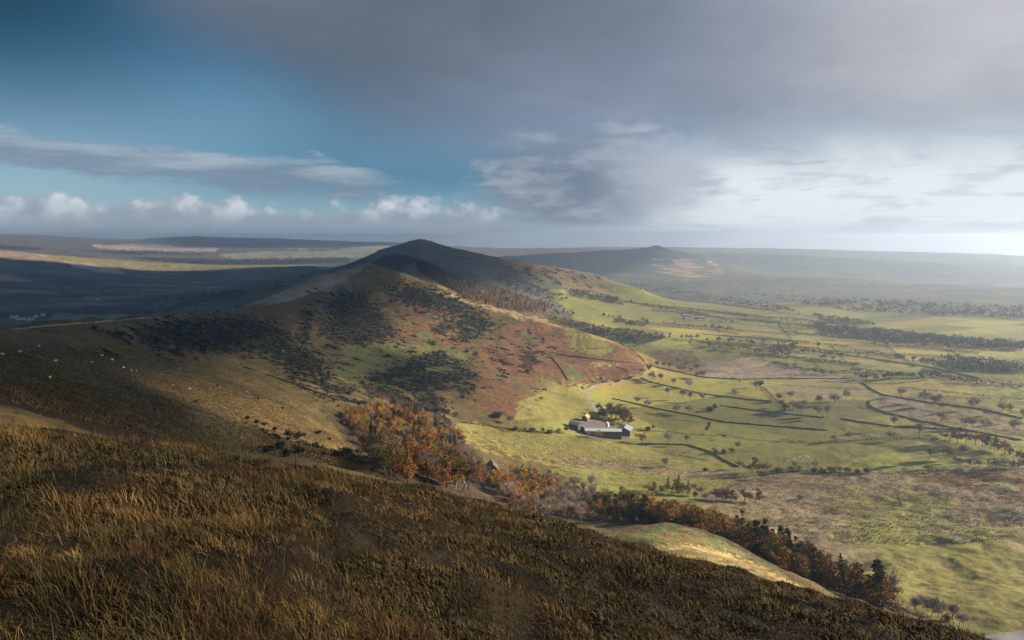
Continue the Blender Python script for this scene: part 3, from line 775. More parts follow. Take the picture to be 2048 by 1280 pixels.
def leafcards(mb, pts, size, rg, flat=0., n4=True):
    for p in pts:
        d = rv(rg); d[2] += flat * .8; d /= np.linalg.norm(d)
        u = np.cross(d, rv(rg)); u /= max(np.linalg.norm(u), 1e-6); w_ = np.cross(d, u)
        s_ = size * rg.uniform(.6, 1.35)
        if n4: mb.quad(p - u * s_ * .5, p + w_ * s_ * .32, p + u * s_ * .5, p - w_ * s_ * .32)
        else: mb.tri(p - u * s_ * .5 - w_ * s_ * .3, p + u * s_ * .5 - w_ * s_ * .3, p + w_ * s_ * .55)
def limbs(mb, h, rg, trunk_frac, r0, nb, spread, up=.6, lean=.06, n=6):
    """trunk and forking limbs; returns the limb ends and points along them"""
    ends = []
    top = np.array([rg.normal() * lean * h, rg.normal() * lean * h, h * trunk_frac])
    mid = top * .5 + np.array([rg.normal(), rg.normal(), 0]) * h * .012
    mb.tube((0, 0, -.6), mid, r0 * 1.25, r0 * .85, n); mb.tube(mid, top, r0 * .85, r0 * .65, n)
    az0 = rg.uniform(0, 6.28)
    for i in range(nb):
        a = az0 + i * 2.4 + rg.normal() * .25
        st = top * rg.uniform(.72, 1.) if i else top
        ln = h * rg.uniform(.26, .40); el = rg.uniform(up - .35, up + .45)
        d = np.array([math.cos(a) * math.cos(el) * spread, math.sin(a) * math.cos(el) * spread, math.sin(el)])
        if i == 0: d = np.array([rg.normal() * .15, rg.normal() * .15, 1.])
        p1 = st + d * ln * .5; p2 = p1 + (d + np.array([0, 0, .25]) + rv(rg) * .25) * ln * .5
        mb.tube(st, p1, r0 * .38, r0 * .24, 4); mb.tube(p1, p2, r0 * .24, r0 * .1, 4)
        ends.append((p1, p2, d))
        for j in range(3):
            q = p1 + (p2 - p1) * rg.uniform(0, .9); dd = d + rv(rg) * .75; dd[2] = abs(dd[2]) * .8 + .1
            e = q + dd * ln * rg.uniform(.3, .5); mb.tube(q, e, r0 * .12, r0 * .05, 3); ends.append((q, e, dd))
    return ends
def bare_tree(seed, h, spread=1., ntw=1900, tw=.05, tf=.32, up=.75):
    rg = np.random.default_rng(seed); t = MB(); c = MB()
    ends = limbs(t, h, rg, tf, h * .015, 10, spread * .8, up + .25)
    for i in range(ntw):
        p0, p1, d = ends[rg.integers(len(ends))]
        q = p0 + (p1 - p0) * rg.uniform(.25, 1.12)
        dd = d * .6 + rv(rg) * .85; dd[2] += .25
        L = h * rg.uniform(.05, .15); e = q + dd * L
        s_ = np.cross(dd, rv(rg)); s_ *= tw * rg.uniform(.6, 1.5) / max(np.linalg.norm(s_), 1e-6)
        c.tri(q - s_, q + s_, e)
        for k in range(2):
            q2 = q + (e - q) * rg.uniform(.4, .9); e2 = q2 + (dd + rv(rg) * .9) * L * .55
            c.tri(q2 - s_ * .55, q2 + s_ * .55, e2)
    return t.mesh('bare_trunk'), c.mesh('bare_crown')
def leafy_tree(seed, h, spread=1., nl=3300, size=.48, tf=.26, gaps=.35):
    rg = np.random.default_rng(seed); t = MB(); c = MB()
    ends = limbs(t, h, rg, tf, h * .022, 8, spread, .7)
    cl = []
    for p0, p1, d in ends:
        cl.append((p1, h * rg.uniform(.07, .13)))
        if rg.random() < .5: cl.append((p0 * .4 + p1 * .6 + rv(rg) * h * .05, h * rg.uniform(.06, .10)))
    wgt = np.array([q[1] ** 2 for q in cl]); wgt /= wgt.sum()
    for i in rg.choice(len(cl), nl, p=wgt):
        p, r_ = cl[i]; d = rv(rg) * r_ * rg.random() ** .33; d[2] *= .8
        leafcards(c, [p + d], size, rg)
    return t.mesh('leafy_trunk'), c.mesh('leafy_crown')
def cone_tree(seed, h, rad, nl=1100, size=.8, bare=.12, droop=.25, gap=.3):
    rg = np.random.default_rng(seed); t = MB(); c = MB()
    t.tube((0, 0, -.6), (0, 0, h * .6), h * .017, h * .009); t.tube((0, 0, h * .6), (0, 0, h * .98), h * .009, .02, 4)
    nw = int(h * 1.5); per = max(6, nl // (nw * 6))
    for k in range(nw):
        z = h * (bare + (1 - bare) * (k / nw) ** .9); L0 = rad * (1 - (k / nw)) ** .85 + .15
        for j in range(6):
            if rg.random() < gap * .4: continue
            a = rg.uniform(0, 6.28); L = L0 * rg.uniform(.7, 1.15); zz = z + rg.normal() * .25
            ts = rg.uniform(.15, 1, per)
            P_ = np.stack([np.cos(a) * ts * L, np.sin(a) * ts * L, zz - droop * ts * ts * L + .12 * L], 1) + rg.normal(size=(per, 3)) * np.array([.14, .14, .10]) * (L * .5 + .4)
            leafcards(c, P_, size * (.55 + .45 * L / rad), rg, .6)
    leafcards(c, [np.array([0, 0, h * q]) for q in np.linspace(.9, 1., 8)], size * .5, rg)
    return t.mesh('conifer_trunk'), c.mesh('conifer_crown')
def pine_tree(seed, h, rad, nl=3200, size=.6):
    rg = np.random.default_rng(seed); t = MB(); c = MB()
    top = np.array([rg.normal() * .4, rg.normal() * .4, h * .93])
    t.tube((0, 0, -.6), top * .5, h * .018, h * .013); t.tube(top * .5, top, h * .013, h * .004, 4)
    cl = []
    for k in range(44):
        f = rg.uniform(.16, .98); a = rg.uniform(0, 6.28); L = rad * (1.1 - .9 * abs(f - .42) / .56) * rg.uniform(.5, 1.05)
        st = top * f; e = st + np.array([math.cos(a) * L, math.sin(a) * L, L * rg.uniform(.05, .4)])
        t.tube(st, e, h * .005, h * .002, 3); cl.append((e, rad * rg.uniform(.18, .32))); cl.append((st * .45 + e * .55, rad * rg.uniform(.2, .3)))
    cl.append((top, rad * .4))
    wgt = np.array([q[1] ** 2 for q in cl]); wgt /= wgt.sum()
    for i in rg.choice(len(cl), nl, p=wgt):
        p, r_ = cl[i]; d = rv(rg) * r_ * rg.random() ** .4; d[2] *= .55
        leafcards(c, [p + d], size, rg, .3)
    return t.mesh('pine_trunk'), c.mesh('pine_crown')
def bush_mesh(seed, h, wd, nl=420, size=.5, twiggy=False):
    rg = np.random.default_rng(seed); t = MB(); c = MB()
    lobes = [(np.array([rg.normal() * wd * .22, rg.normal() * wd * .22, h * rg.uniform(.30, .62)]), wd * rg.uniform(.22, .36), h * rg.uniform(.25, .38)) for _ in range(7)]
    for p, rx, rz in lobes: t.tube((p[0] * .25, p[1] * .25, -.3), p, h * .03, h * .012, 4)
    for i in range(nl):
        p, rx, rz = lobes[rg.integers(7)]; d = rv(rg) * rg.random() ** .3
        q = p + d * np.array([rx, rx, rz]); q[2] = max(q[2], .05)
        if twiggy:
            e = q + (d + np.array([0, 0, .5]) + rv(rg) * .5) * h * .16; s_ = np.cross(e - q, rv(rg)); s_ *= .06 / max(np.linalg.norm(s_), 1e-6); c.tri(q - s_, q + s_, e)
        else: leafcards(c, [q], size, rg)
    return t.mesh('bush_stems'), c.mesh('bush_crown')

# one set of shapes for each kind: list of (trunk mesh, crown mesh, own height)
KIND = {}
def add_kind(key, shapes, bark, crown):
    out = []
    for (t, c), h in shapes:
        t = t.copy(); c = c.copy()
        t.materials.append(M[bark]); c.materials.append(M[crown]); out.append((t, c, h))
    KIND[key] = out
_bare = [(bare_tree(11, 15, 1.0), 15), (bare_tree(12, 15, 1.15, tf=.28), 15), (bare_tree(13, 16, .8, tf=.36), 16), (bare_tree(14, 13, 1.25, tf=.26, up=.6), 13)]
_thin = [(bare_tree(21, 16, .5, 900, .05, .4, 1.0), 16), (bare_tree(22, 16, .42, 800, .05, .45, 1.05), 16)]
_leaf = [(leafy_tree(31, 15, 1.05), 15), (leafy_tree(32, 14, 1.2), 14), (leafy_tree(33, 16, .9), 16)]
_tall = [(leafy_tree(36, 17, .55, 1500, .55), 17), (leafy_tree(37, 16, .65, 1500, .55), 16)]
_cone = [(cone_tree(41, 18, 3.0), 18), (cone_tree(42, 17, 2.6), 17)]
_larch = [(cone_tree(45, 18, 3.6, 1900, .8, .12, .2, .35), 18), (cone_tree(46, 17, 3.2, 1800, .8, .14, .15, .35), 17)]
_pine = [(pine_tree(51, 17, 3.3), 17), (pine_tree(52, 16, 2.9), 16), (pine_tree(53, 18, 3.0), 18)]
add_kind('bare', _bare, 'barkmid', 'twig'); add_kind('barepink', _bare + _thin, 'barkpale', 'twigpink'); add_kind('bareslim', _thin, 'bark', 'twig'); add_kind('baredark', _bare, 'bark', 'twigdark')
for k_ in ('orange', 'gold', 'brown', 'olive', 'red'): add_kind(k_, _leaf, 'bark', k_)
add_kind('goldslim', _tall, 'barkpale', 'gold'); add_kind('oakgreen', _leaf[:2], 'bark', 'oakgreen'); add_kind('brownslim', _tall, 'bark', 'brown')
add_kind('spruce', _cone, 'bark', 'spruce'); add_kind('larch', _larch, 'bark', 'larch'); add_kind('pine', _pine, 'bark', 'pine')
_bush = [(bush_mesh(61, 3, 3.6), 3), (bush_mesh(62, 3, 4.4), 3), (bush_mesh(63, 3, 3.), 3)]
_tbush = [(bush_mesh(66, 3, 3.8, 700, .4, True), 3), (bush_mesh(67, 3, 3.2, 600, .4, True), 3)]
add_kind('holly', _bush, 'bark', 'holly'); add_kind('thorn', _bush + _tbush, 'bark', 'thorn'); add_kind('gorsebush', _bush, 'bark', 'gorse'); add_kind('goldbush', _bush, 'bark', 'gold')
# far small trees: one mesh with both materials
SMALL = {}
def small_kind(key, shapes, bark, crown):
    out = []
    for (t, c), h in shapes:
        me = bpy.data.meshes.new('small_tree')
        v = [tuple(q.co) for q in t.vertices] + [tuple(q.co) for q in c.vertices]
        n = len(t.vertices)
        f = [tuple(p.vertices) for p in t.polygons] + [tuple(i + n for i in p.vertices) for p in c.polygons]
        me.from_pydata(v, [], f); me.materials.append(M[bark]); me.materials.append(M[crown])
        mi = np.zeros(len(f), np.int32); mi[len(t.polygons):] = 1
        me.polygons.foreach_set('material_index', mi); out.append((me, h))
    SMALL[key] = out
_sb = [(bare_tree(71, 14, 1.1, 420, .13), 14), (bare_tree(72, 14, .9, 420, .13), 14), (bare_tree(73, 12, 1.2, 420, .13), 12)]
_sl = [(leafy_tree(75, 13, 1.1, 380, 1.3), 13), (leafy_tree(76, 13, .95, 380, 1.3), 13)]
_sc = [(cone_tree(78, 14, 4.3, 700, 1.7, .05, .1, .1), 14), (cone_tree(79, 13, 3.8, 700, 1.6, .05, .1, .1), 13)]
small_kind('bare', _sb, 'barkmid', 'twig'); small_kind('baredark', _sb, 'bark', 'twigdark'); small_kind('barepink', _sb, 'bark', 'twigpink')
small_kind('brown', _sl, 'bark', 'brown'); small_kind('olive', _sl, 'bark', 'olive'); small_kind('holly', _sl, 'bark', 'holly')
small_kind('larch', _sc, 'bark', 'larchfar'); small_kind('spruce', _sc, 'bark', 'spruce')
print('plant shapes', round(time.time() - T0, 1))

NAMES = dict(bare='bare_tree', barepink='bare_tree', bareslim='bare_tree', baredark='bare_tree', orange='oak_tree', gold='oak_tree', brown='oak_tree', olive='oak_tree', red='beech_tree',
             goldslim='birch_tree', brownslim='birch_tree', oakgreen='oak_tree', spruce='spruce_tree', larch='larch_tree', pine='pine_tree', holly='holly_bush', thorn='thorn_bush', gorsebush='gorse_bush', goldbush='autumn_bush')
CATS = {'bare_tree': 'tree', 'oak_tree': 'tree', 'beech_tree': 'tree', 'birch_tree': 'tree', 'spruce_tree': 'tree', 'larch_tree': 'tree', 'pine_tree': 'tree', 'holly_bush': 'bush', 'thorn_bush': 'bush', 'gorse_bush': 'bush', 'autumn_bush': 'bush'}
PLACED = []     # x, y, footprint radius of what stands already
def clear_of(x, y, d):
    for a, b, r_ in PLACED:
        if (a - x) ** 2 + (b - y) ** 2 < (d + r_) ** 2: return False
    return True
def plant(kind, x, y, h, label, group=None, small=False, foot=0.):
    z = float(gz(x, y)) - .12
    rz = rng.uniform(0, 6.28)
    nm = NAMES[kind]
    if small:
        me, h0 = SMALL[kind][rng.integers(len(SMALL[kind]))]
        o = link(nm, me); o.location = (x, y, z); o.rotation_euler = (0, 0, rz); s_ = h / h0
        o.scale = (s_ * rng.uniform(.9, 1.15), s_ * rng.uniform(.9, 1.15), s_)
    else:
        t, c, h0 = KIND[kind][rng.integers(len(KIND[kind]))]
        o = empty(nm, (x, y, z), rz); s_ = h / h0
        o.scale = (s_ * rng.uniform(.9, 1.12), s_ * rng.uniform(.9, 1.12), s_)
        link('stems' if CATS[nm] == 'bush' else 'trunk', t, None, o); link('crown', c, None, o)
    PLACED.append((x, y, foot))
    return tag(o, label, CATS[nm], group)

# ------------------------------------------------------------------ where the trees stand
ORD = ['first', 'second', 'third', 'fourth', 'fifth', 'sixth', 'seventh', 'eighth', 'ninth', 'tenth', 'eleventh', 'twelfth']
def spots(poly, n, dmin, rmin=60, rmax=4000, tries=60):
    q = np.array(poly, float); out = []
    lo, hi = q.min(0), q.max(0)
    px = rng.uniform(lo[0], hi[0], n * tries); py = rng.uniform(lo[1], hi[1], n * tries)
    k = inside(px, py, poly); px, py = px[k][:n * 14], py[k][:n * 14]
    x, y, z, r = hit(px, py, rmin, rmax)
    for i in range(len(px)):
        if len(out) >= n: break
        if np.isnan(r[i]) or not clear_of(x[i], y[i], dmin): continue
        out.append((x[i], y[i], px[i], py[i])); PLACED.append((x[i], y[i], dmin * .5))
    return out
WORD = dict(bare='bare grey', barepink='pale pinkish bare', bareslim='slender bare', baredark='dark bare', orange='bright orange', gold='golden', brown='brown leaved', olive='olive green turning', red='deep russet',
            goldslim='slender golden', brownslim='slender brown', oakgreen='dull green', spruce='dark pointed', larch='orange feathery', pine='dark green')
def grove(poly, n, mix_, hr, dmin, where, zones=None, rmin=60, rmax=4000):
    """trees of mixed kinds over an area; alike trees of one zone share a label and a group"""
    ks = list(mix_); wts = np.array([mix_[k] for k in ks], float); wts /= wts.sum()
    for x, y, px, py in spots(poly, n, dmin, rmin, rmax):
        k = ks[rng.choice(len(ks), p=wts)]
        zn = zones(px, py) if zones else ''
        nm = NAMES[k].replace('_', ' ')
        lab = f"{WORD[k]} {nm} {zn}{where}"
        plant(k, x, y, rng.uniform(*hr) * (.85 if k in ('bare', 'barepink', 'brown') else 1.), lab, f"{WORD[k]} trees {zn}{where}", foot=dmin * .4)
# the autumn wood under the ridge
def z_wood(px, py):
    t = (px - 650) * .55 + 830
    return 'along the upper edge of ' if py < t - 10 and px > 740 else ('at the shaded foot of ' if py > t + 45 else ('at the top corner of ' if px < 740 else 'in the middle of '))
grove([(690,838),(740,826),(800,830),(862,850),(900,872),(925,892),(890,905),(820,880),(740,868),(700,862)], 120, dict(orange=1.2, gold=2., goldslim=4., spruce=2., bare=1.2, larch=4.5, barepink=1.6, brown=1., olive=1), (13, 20), 3.4, 'the autumn wood', z_wood, 300, 1000)
grove([(715,868),(760,876),(830,892),(900,915),(950,935),(975,965),(930,985),(860,975),(790,962),(745,930)], 180, dict(orange=.8, gold=1., goldslim=1.6, brown=2., red=.8, spruce=2.8, bare=2, brownslim=2.4, larch=3.4, olive=1.6, baredark=1.4), (13, 20), 3.4, 'the autumn wood', z_wood, 250, 900)  # more dark kinds stand in for the deep shade at its foot
# thicket between the wood and the belt
grove([(985,962),(1040,955),(1110,972),(1100,1000),(1040,1010),(985,992)], 48, dict(gold=4, orange=2.5, olive=1.5, brown=1.2, bare=.8), (14, 20), 3.8, 'the tangled thicket under the lone stone house', None, 250, 800)
grove([(1085,972),(1180,975),(1200,1010),(1120,1020),(1085,1005)], 36, dict(barepink=5, bareslim=2, bare=1), (14, 19), 3.6, 'the pale leafless thicket', None, 250, 800)
grove([(1005,1012),(1100,1022),(1180,1030),(1160,1046),(1060,1034)], 34, dict(barepink=2.5, bare=2, brown=1), (9, 13), 3.6, 'the brushwood along the near brow', None, 150, 800)
grove([(1180,1000),(1250,1005),(1300,1015),(1290,1040),(1215,1046),(1180,1030)], 30, dict(olive=3, gold=1.6, brown=1.2, baredark=1), (14, 20), 4.4, 'the hollow at the head of the belt', None, 200, 800)
def strip(line, n, spread, mix_, hr, where, dmin=3.2):
    """a belt of trees along a line of (bearing column, distance)"""
    ks = list(mix_); wts = np.array([mix_[k] for k in ks], float); wts /= wts.sum()
    q = np.array(line, float); m = 0
    for t in rng.random(n * 8):
        if m >= n: break
        f = t * (len(q) - 1); i = min(int(f), len(q) - 2); f -= i
        p = q[i, 0] * (1 - f) + q[i + 1, 0] * f; r = q[i, 1] * (1 - f) + q[i + 1, 1] * f + rng.normal() * spread
        a = math.atan2(p - 1024, F) + rng.normal() * .004; x, y = math.sin(a) * r, math.cos(a) * r
        if not clear_of(x, y, dmin): continue
        k = ks[rng.choice(len(ks), p=wts)]; m += 1
        plant(k, x, y, rng.uniform(*hr), f"{WORD[k]} {NAMES[k].replace('_', ' ')} in {where}", f"{WORD[k]} trees in {where}", foot=dmin * .4)
strip([(1215,405),(1260,392),(1320,372)], 26, 9, dict(pine=4, spruce=1.5, olive=.8), (12, 17), 'the dark hollow at the head of the belt')
strip([(1320,366),(1380,352),(1440,338),(1475,330)], 44, 9, dict(gold=3, orange=1.6, brown=2.6, olive=2.5), (12, 17), 'the upper part of the tree belt')
strip([(1470,330),(1520,320),(1580,306),(1640,290)], 60, 9, dict(pine=4, olive=2.2, brown=2.4, gold=1.2, brownslim=1.6, baredark=.8), (12, 17.5), 'the middle of the tree belt')
strip([(1640,290),(1700,272),(1760,254),(1812,236)], 60, 9, dict(pine=4, spruce=1.3, brownslim=2, brown=2, bareslim=1.5, olive=1), (11, 16), 'the lower end of the tree belt')
for q_ in range(70):                                       # thorn and bramble under the belt
    t = rng.random(); p = 1230 + t * 590; r = np.interp(p, [1230, 1320, 1475, 1640, 1812], [398, 366, 330, 290, 236]) + rng.normal() * 11
    a = math.atan2(p - 1024, F); plant('thorn', math.sin(a) * r, math.cos(a) * r, rng.uniform(2.5, 5), 'brown thorn bush in the undergrowth of the tree belt', 'undergrowth of the tree belt')
def at(kind, px, py, h, label, group=None, rmin=100, small=False):
    x, y, z, r = hit(px, py, rmin)
    if np.isnan(r[0]): print('no ground at', px, py); return
    return plant(kind, float(x[0]), float(y[0]), h, label, group, small, 2.)
def r_far(px, py): return py < 910
def row(kind, pts, h, what, where, start):
    pts = list(pts)
    for i, (px, py) in enumerate(pts):
        k = kind[i % len(kind)] if isinstance(kind, list) else kind
        at(k, px, py, h * (1.32 if r_far(px, py) else 1.) * rng.uniform(.85, 1.12), f"{what}, {ORD[i]} from the {start} {where}", where)
row('bare', [(1836,1228),(1848,1226),(1862,1233),(1873,1236)], 11, 'rounded bare tree', 'below the lower tip of the belt', 'dark pines')
row('bare', [(1908,1248),(1924,1252)], 9, 'small bare tree', 'of the pair beside the road bend', 'belt')
at('goldbush', 1889, 1243, 5, 'orange bush between the bare group and the road bend')
row('brown', [(1432,1000),(1446,1003),(1451,1000),(1463,1004),(1490,1004),(1511,1006)], 15, 'rust brown oak', 'of the oaks alone on the rushy pasture', 'belt side')
row('gold', [(1296,985),(1312,990)], 14, 'yellow rounded tree', 'above the tree belt', 'thicket')
row(['larch', 'olive', 'larch', 'gold'], [(1336,982),(1345,986),(1356,989),(1366,990),(1376,991)], 17, 'greenish yellow tree', 'in the yellow clump left of the lone oaks', 'thicket')
row('barepink', [(1388,985),(1400,992),(1394,1003),(1412,1004)], 11, 'pale bare tree', 'between the yellow clump and the lone oaks', 'yellow clump')
at('oakgreen', 1504, 946, 20, 'big dark green oak at the hedge corner'); at('orange', 1480, 938, 13, 'orange tree crowding the left side of the big dark oak')
at('barepink', 1528, 950, 17, 'tall bare tree at the right side of the big dark oak'); at('olive', 1522, 958, 12, 'dull leafed tree in front of the big dark oak')
at('goldbush', 1602, 998, 4.5, 'round tawny bush alone on the rushy pasture')
row('bare', [(1302,761),(1318,765),(1348,771),(1378,776),(1470,792)], 13, 'bare tree', 'along the dark wall across the upper pasture', 'lane')
row('bare', [(1339,794),(1364,799),(1384,803),(1401,805.5)], 15, 'bare tree', 'in the row inside the big pasture', 'farm side')
row('bare', [(1273.8,809),(1297,815),(1354,826),(1378,829)], 13, 'bare tree', 'on the wall behind the farm', 'farm side')
row('thorn', [(1416,822),(1429,816)], 7, 'round thorn', 'on the short hedge linking the two walls', 'lower wall')
row('bare', [(1337,887),(1375,889.5)], 12, 'dark bare tree', 'on the track bank right of the farm', 'farm')
at('bare', 1331, 935, 14, 'lone bare tree in the pasture below the farm'); at('barepink', 1476, 900, 13, 'leaning pale tree at the ditch above the flock field'); at('baredark', 1447, 878, 7, 'small bare sapling by the boggy ditch')
row('bare', [(1403,758),(1393,757),(1410,757)], 13, 'bare tree', 'at the pasture gate corner', 'spur side')
row('bare', [(1465,764),(1479,768)], 7, 'little bare tree', 'near the pale rushy slope', 'spur side')
row('baredark', [(1512,775),(1524,780),(1556,803),(1563,815),(1570,824)], 12, 'dark bare tree', 'down the crooked hedge in the middle pastures', 'top')
row('bare', [(1581,800),(1603,818),(1604,827),(1584,823),(1595,825),(1634,832),(1656,837),(1642,814),(1667,809),(1691,802)], 14, 'bare tree', 'in the middle pasture', 'crooked hedge')
row('bare', [(1802.5,794),(1851,804),(1862,814),(1872,812),(1882,811)], 15, 'rounded bare tree', 'along the wall of the hazy pastures', 'valley centre')
row('bare', [(1948,818),(2001,827.5),(2018,831),(2040,842)], 13, 'bare tree', 'at the far right end of the hazy wall', 'valley centre')
row('bare', [(1790,857),(1841,877),(1881,845),(1931,857),(1950,860),(1970,860),(2030,865)], 13, 'bare tree', 'beside the long ditch of the right hand pastures', 'flock field')
row('bare', [(1666,884),(1700,878),(1780,880),(1868,888)], 9, 'thin bare tree', 'on the hedge above the flock field', 'left end')
row('barepink', [(1853,923),(1891,920),(1921,920)], 16, 'tall bare tree', 'rising from the spinney edge right of the flock', 'flock')
row(['brown', 'olive', 'brown', 'orange'], [(1900,884),(1915,886),(1932,886),(1950,890),(1965,893),(1980,898),(1995,902),(2010,908),(2025,915),(2042,922),(2055,928)], 13, 'brown leaved tree', 'in the long spinney at the right edge', 'flock field')
row(['bare', 'barepink', 'brown'], [(1905,928),(1920,930),(1940,932),(1958,934),(1975,935),(1992,935),(2008,935),(2022,936),(2036,936),(2050,936)], 9, 'grey tree', 'in the lower strip of the spinney', 'flock field')
at('gold', 1990, 946, 6, 'small yellow tree on the bracken slope'); at('goldbush', 1858, 940, 6, 'orange bush at the tip of the spinney'); at('barepink', 1845, 955, 8, 'pale bushy willow at the bracken edge')
at('thorn', 1738, 946, 6.5, 'round dark thorn at the end of the flock field hedge')
row('thorn', [(1560,946),(1585,943),(1600,941),(1625,945),(1643,946),(1660,945),(1680,942),(1695,943),(1712,945)], 6, 'bushy thorn', 'along the hedge below the flock', 'dark oak')
row('bare', [(1588,938),(1628,938)], 10, 'bare ash', 'standing above the flock field hedge', 'dark oak')
row('thorn', [(1432,906),(1446,908),(1465,905),(1408,942)], 5, 'scrubby thorn', 'around the ditch junction', 'farm track')
# farm trees
at('brown', 1231, 841, 27, 'broad brown tree behind the farm, nearest the big barn'); at('olive', 1214, 834, 24, 'dark leafed tree hiding the gabled farmhouse'); at('brown', 1248, 846, 25, 'tawny tree at the right end of the farm trees'); at('barepink', 1222, 840, 22, 'pale bare tree behind the farm roofs')
at('brown', 1244, 846, 21, 'rusty tree low over the yard behind the long barn'); at('baredark', 1208, 840, 20, 'dark bare tree between the lane end and the farmhouse'); at('olive', 1254, 842, 21, 'olive tree at the outer end of the farm trees'); at('brown', 1236, 832, 23, 'brown tree at the back of the farm trees'); at('brown', 1223, 835, 25, 'brown tree crowding the farmhouse gable'); at('olive', 1240, 840, 26, 'olive tree in the middle of the farm trees'); at('baredark', 1196, 822, 13, 'dark bare tree left of the farmhouse gable'); at('brown', 1257, 850, 18, 'low brown tree over the right barn roof'); at('holly', 1183, 838, 6, 'dark evergreen by the end of the lane')
at('orange', 1283, 886, 18, 'orange rounded tree at the right gable of the farm'); at('holly', 1297, 861, 7, 'dark evergreen bush in the field right of the farm'); at('barepink', 1306, 861, 9, 'pale bare tree touching the dark evergreen bush')
at('bare', 1176, 877, 12, 'thin bare tree before the long farm shed, left one'); at('bare', 1196, 879, 14, 'forked bare tree before the long farm shed, right one'); at('baredark', 1131, 866, 10, 'dark bare tree left of the farm roofs'); at('thorn', 1118, 863, 5, 'thorn bush left of the farm roofs')
row(['thorn', 'baredark'], [(1030,860),(1050,863),(1066,864),(1085,865),(1100,867)], 5, 'hedge bush', 'on the hedge running left from the farm', 'big pale trees')
at('barepink', 917, 846, 17, 'big pale bare tree at the corner of the autumn wood'); at('barepink', 1020, 850, 16, 'big pale bare tree under the bracken slope'); at('holly', 998, 836, 10, 'dark round tree between the two big pale trees'); at('barepink', 1082, 803, 9, 'small pale tree at the foot of the bracken')
at('bare', 1205, 768, 15, 'wide bare tree above the lane bend'); at('thorn', 1234, 764, 5, 'thorn right of the tree above the lane bend'); at('thorn', 1259, 758, 6, 'dark thorn at the toe of the bracken spur'); at('baredark', 1300, 742, 14, 'dark tree at the toe of the bracken spur')
row(['bare', 'barepink'], [(1313,733),(1327,736),(1340,738),(1356,743),(1367,745),(1380,749),(1352,728),(1372,735),(1395,742)], 13, 'bare tree', 'in the copse beyond the spur toe', 'spur')

for i, (px, py, h) in enumerate([(392,805,1.6),(436,772,2.2),(517,799,1.8),(566,818,2),(497,838,3),(512,846,3.4),(530,852,3),(548,862,3.2),(575,872,4.5),(592,876,4),(610,872,3),(640,868,3.4),(660,880,2.6),(535,905,3.4),(560,900,4.4),(566,914,4),(600,908,3.4),(632,890,2.4),(668,912,3.2),(690,908,4),(704,922,2.6),(742,925,2)]):
    at('gorsebush', px, py, h, 'low dark gorse bush on the slope between the near brow and the wood', 'gorse bushes below the near brow')
for i, (px, py, h) in enumerate([(767,690,8),(712,722,7),(795,772,7),(822,742,6),(935,705,6),(868,660,6),(876,664,6),(1052,690,5),(1055,745,8),(1068,748,7),(788,805,8),(850,812,7),(872,822,7),(880,826,8),(895,828,7)]):
    at(['thorn', 'olive'][i % 2] if h > 6 else 'thorn', px, py, h, 'dark tree on the scrubby hillside, ' + ['alone in the pale hollow', 'beside the hollow wall', 'in the lower scrub', 'at the scrub edge', 'near the rocky gully', 'at the bracken edge, upper', 'at the bracken edge, lower', 'above the bracken spur', 'on the small green bank, left', 'on the small green bank, right', 'above the autumn wood, first', 'above the autumn wood, second', 'above the autumn wood, third', 'above the autumn wood, fourth', 'above the autumn wood, fifth'][i])

# hedgerow trees and hedges of the valley: photo polylines
HEDGE = [
 ('farthest hedgerow under the wooded spur', [(1230,571),(1330,587),(1450,606),(1560,626),(1700,641)], 22, 9, 2700),
 ('second hedgerow under the wooded spur', [(1140,585),(1240,602),(1330,620),(1420,634)], 18, 10, 0),
 ('hedgerow above the distant long roofs', [(1290,612),(1400,624),(1500,635),(1640,652)], 18, 9, 0),
 ('hedgerow beside the little white house', [(1205,633),(1290,645),(1380,655),(1480,663)], 22, 11, 0),
 ('hedgerow of the middle haze', [(1340,638),(1480,648),(1600,658),(1700,663)], 16, 9, 0),
 ('broad hedgerow behind the bracken spur', [(1230,664),(1290,672),(1400,682),(1520,690),(1640,698)], 26, 12, 0),
 ('hedgerow over the pale rushy slope', [(1380,690),(1450,698),(1530,706),(1600,716),(1690,726)], 20, 10, 0),
 ('hedgerow of round bushes in the centre valley', [(1590,704),(1700,714),(1790,724)], 14, 7, 0),
 ('short hedgerow at the tail of the rushy slope', [(1540,726),(1580,737),(1625,742)], 7, 9, 0),
 ('dense hedgerow behind the hazy pasture', [(1725,762),(1790,757),(1895,753)], 16, 11, 0),
 ('hedgerow past the hazy hamlet', [(1720,690),(1800,692),(1900,697),(2000,702)], 14, 10, 0),
 ('leafy hedgerow of the hazy hamlet', [(1780,717),(1850,727),(1900,741),(2048,743)], 20, 10, 0),
 ('hedgerow at the crossing ditches', [(1625,747),(1690,753),(1735,761)], 9, 8, 0),
]
def lay(poly, step, rmin=100):
    """a photo polyline laid on the ground, as evenly spaced world points"""
    q = np.array(poly, float); d = np.concatenate([[0], np.cumsum(np.hypot(*np.diff(q, axis=0).T))])
    s = np.linspace(0, d[-1], max(12, int(d[-1] / 3)))
    px = np.interp(s, d, q[:, 0]); py = np.interp(s, d, q[:, 1])
    x, y, z, r = hit(px, py, rmin); k = ~np.isnan(r); x, y = x[k], y[k]
    if len(x) < 2: return np.zeros((0, 2))
    if len(x) > 8:
        ker = np.ones(5) / 5; xs = np.convolve(np.pad(x, 2, 'edge'), ker, 'valid'); ys = np.convolve(np.pad(y, 2, 'edge'), ker, 'valid'); x, y = xs, ys
    L = np.concatenate([[0], np.cumsum(np.hypot(np.diff(x), np.diff(y)))])
    t = np.arange(0, L[-1], step)
    return np.stack([np.interp(t, L, x), np.interp(t, L, y)], 1)
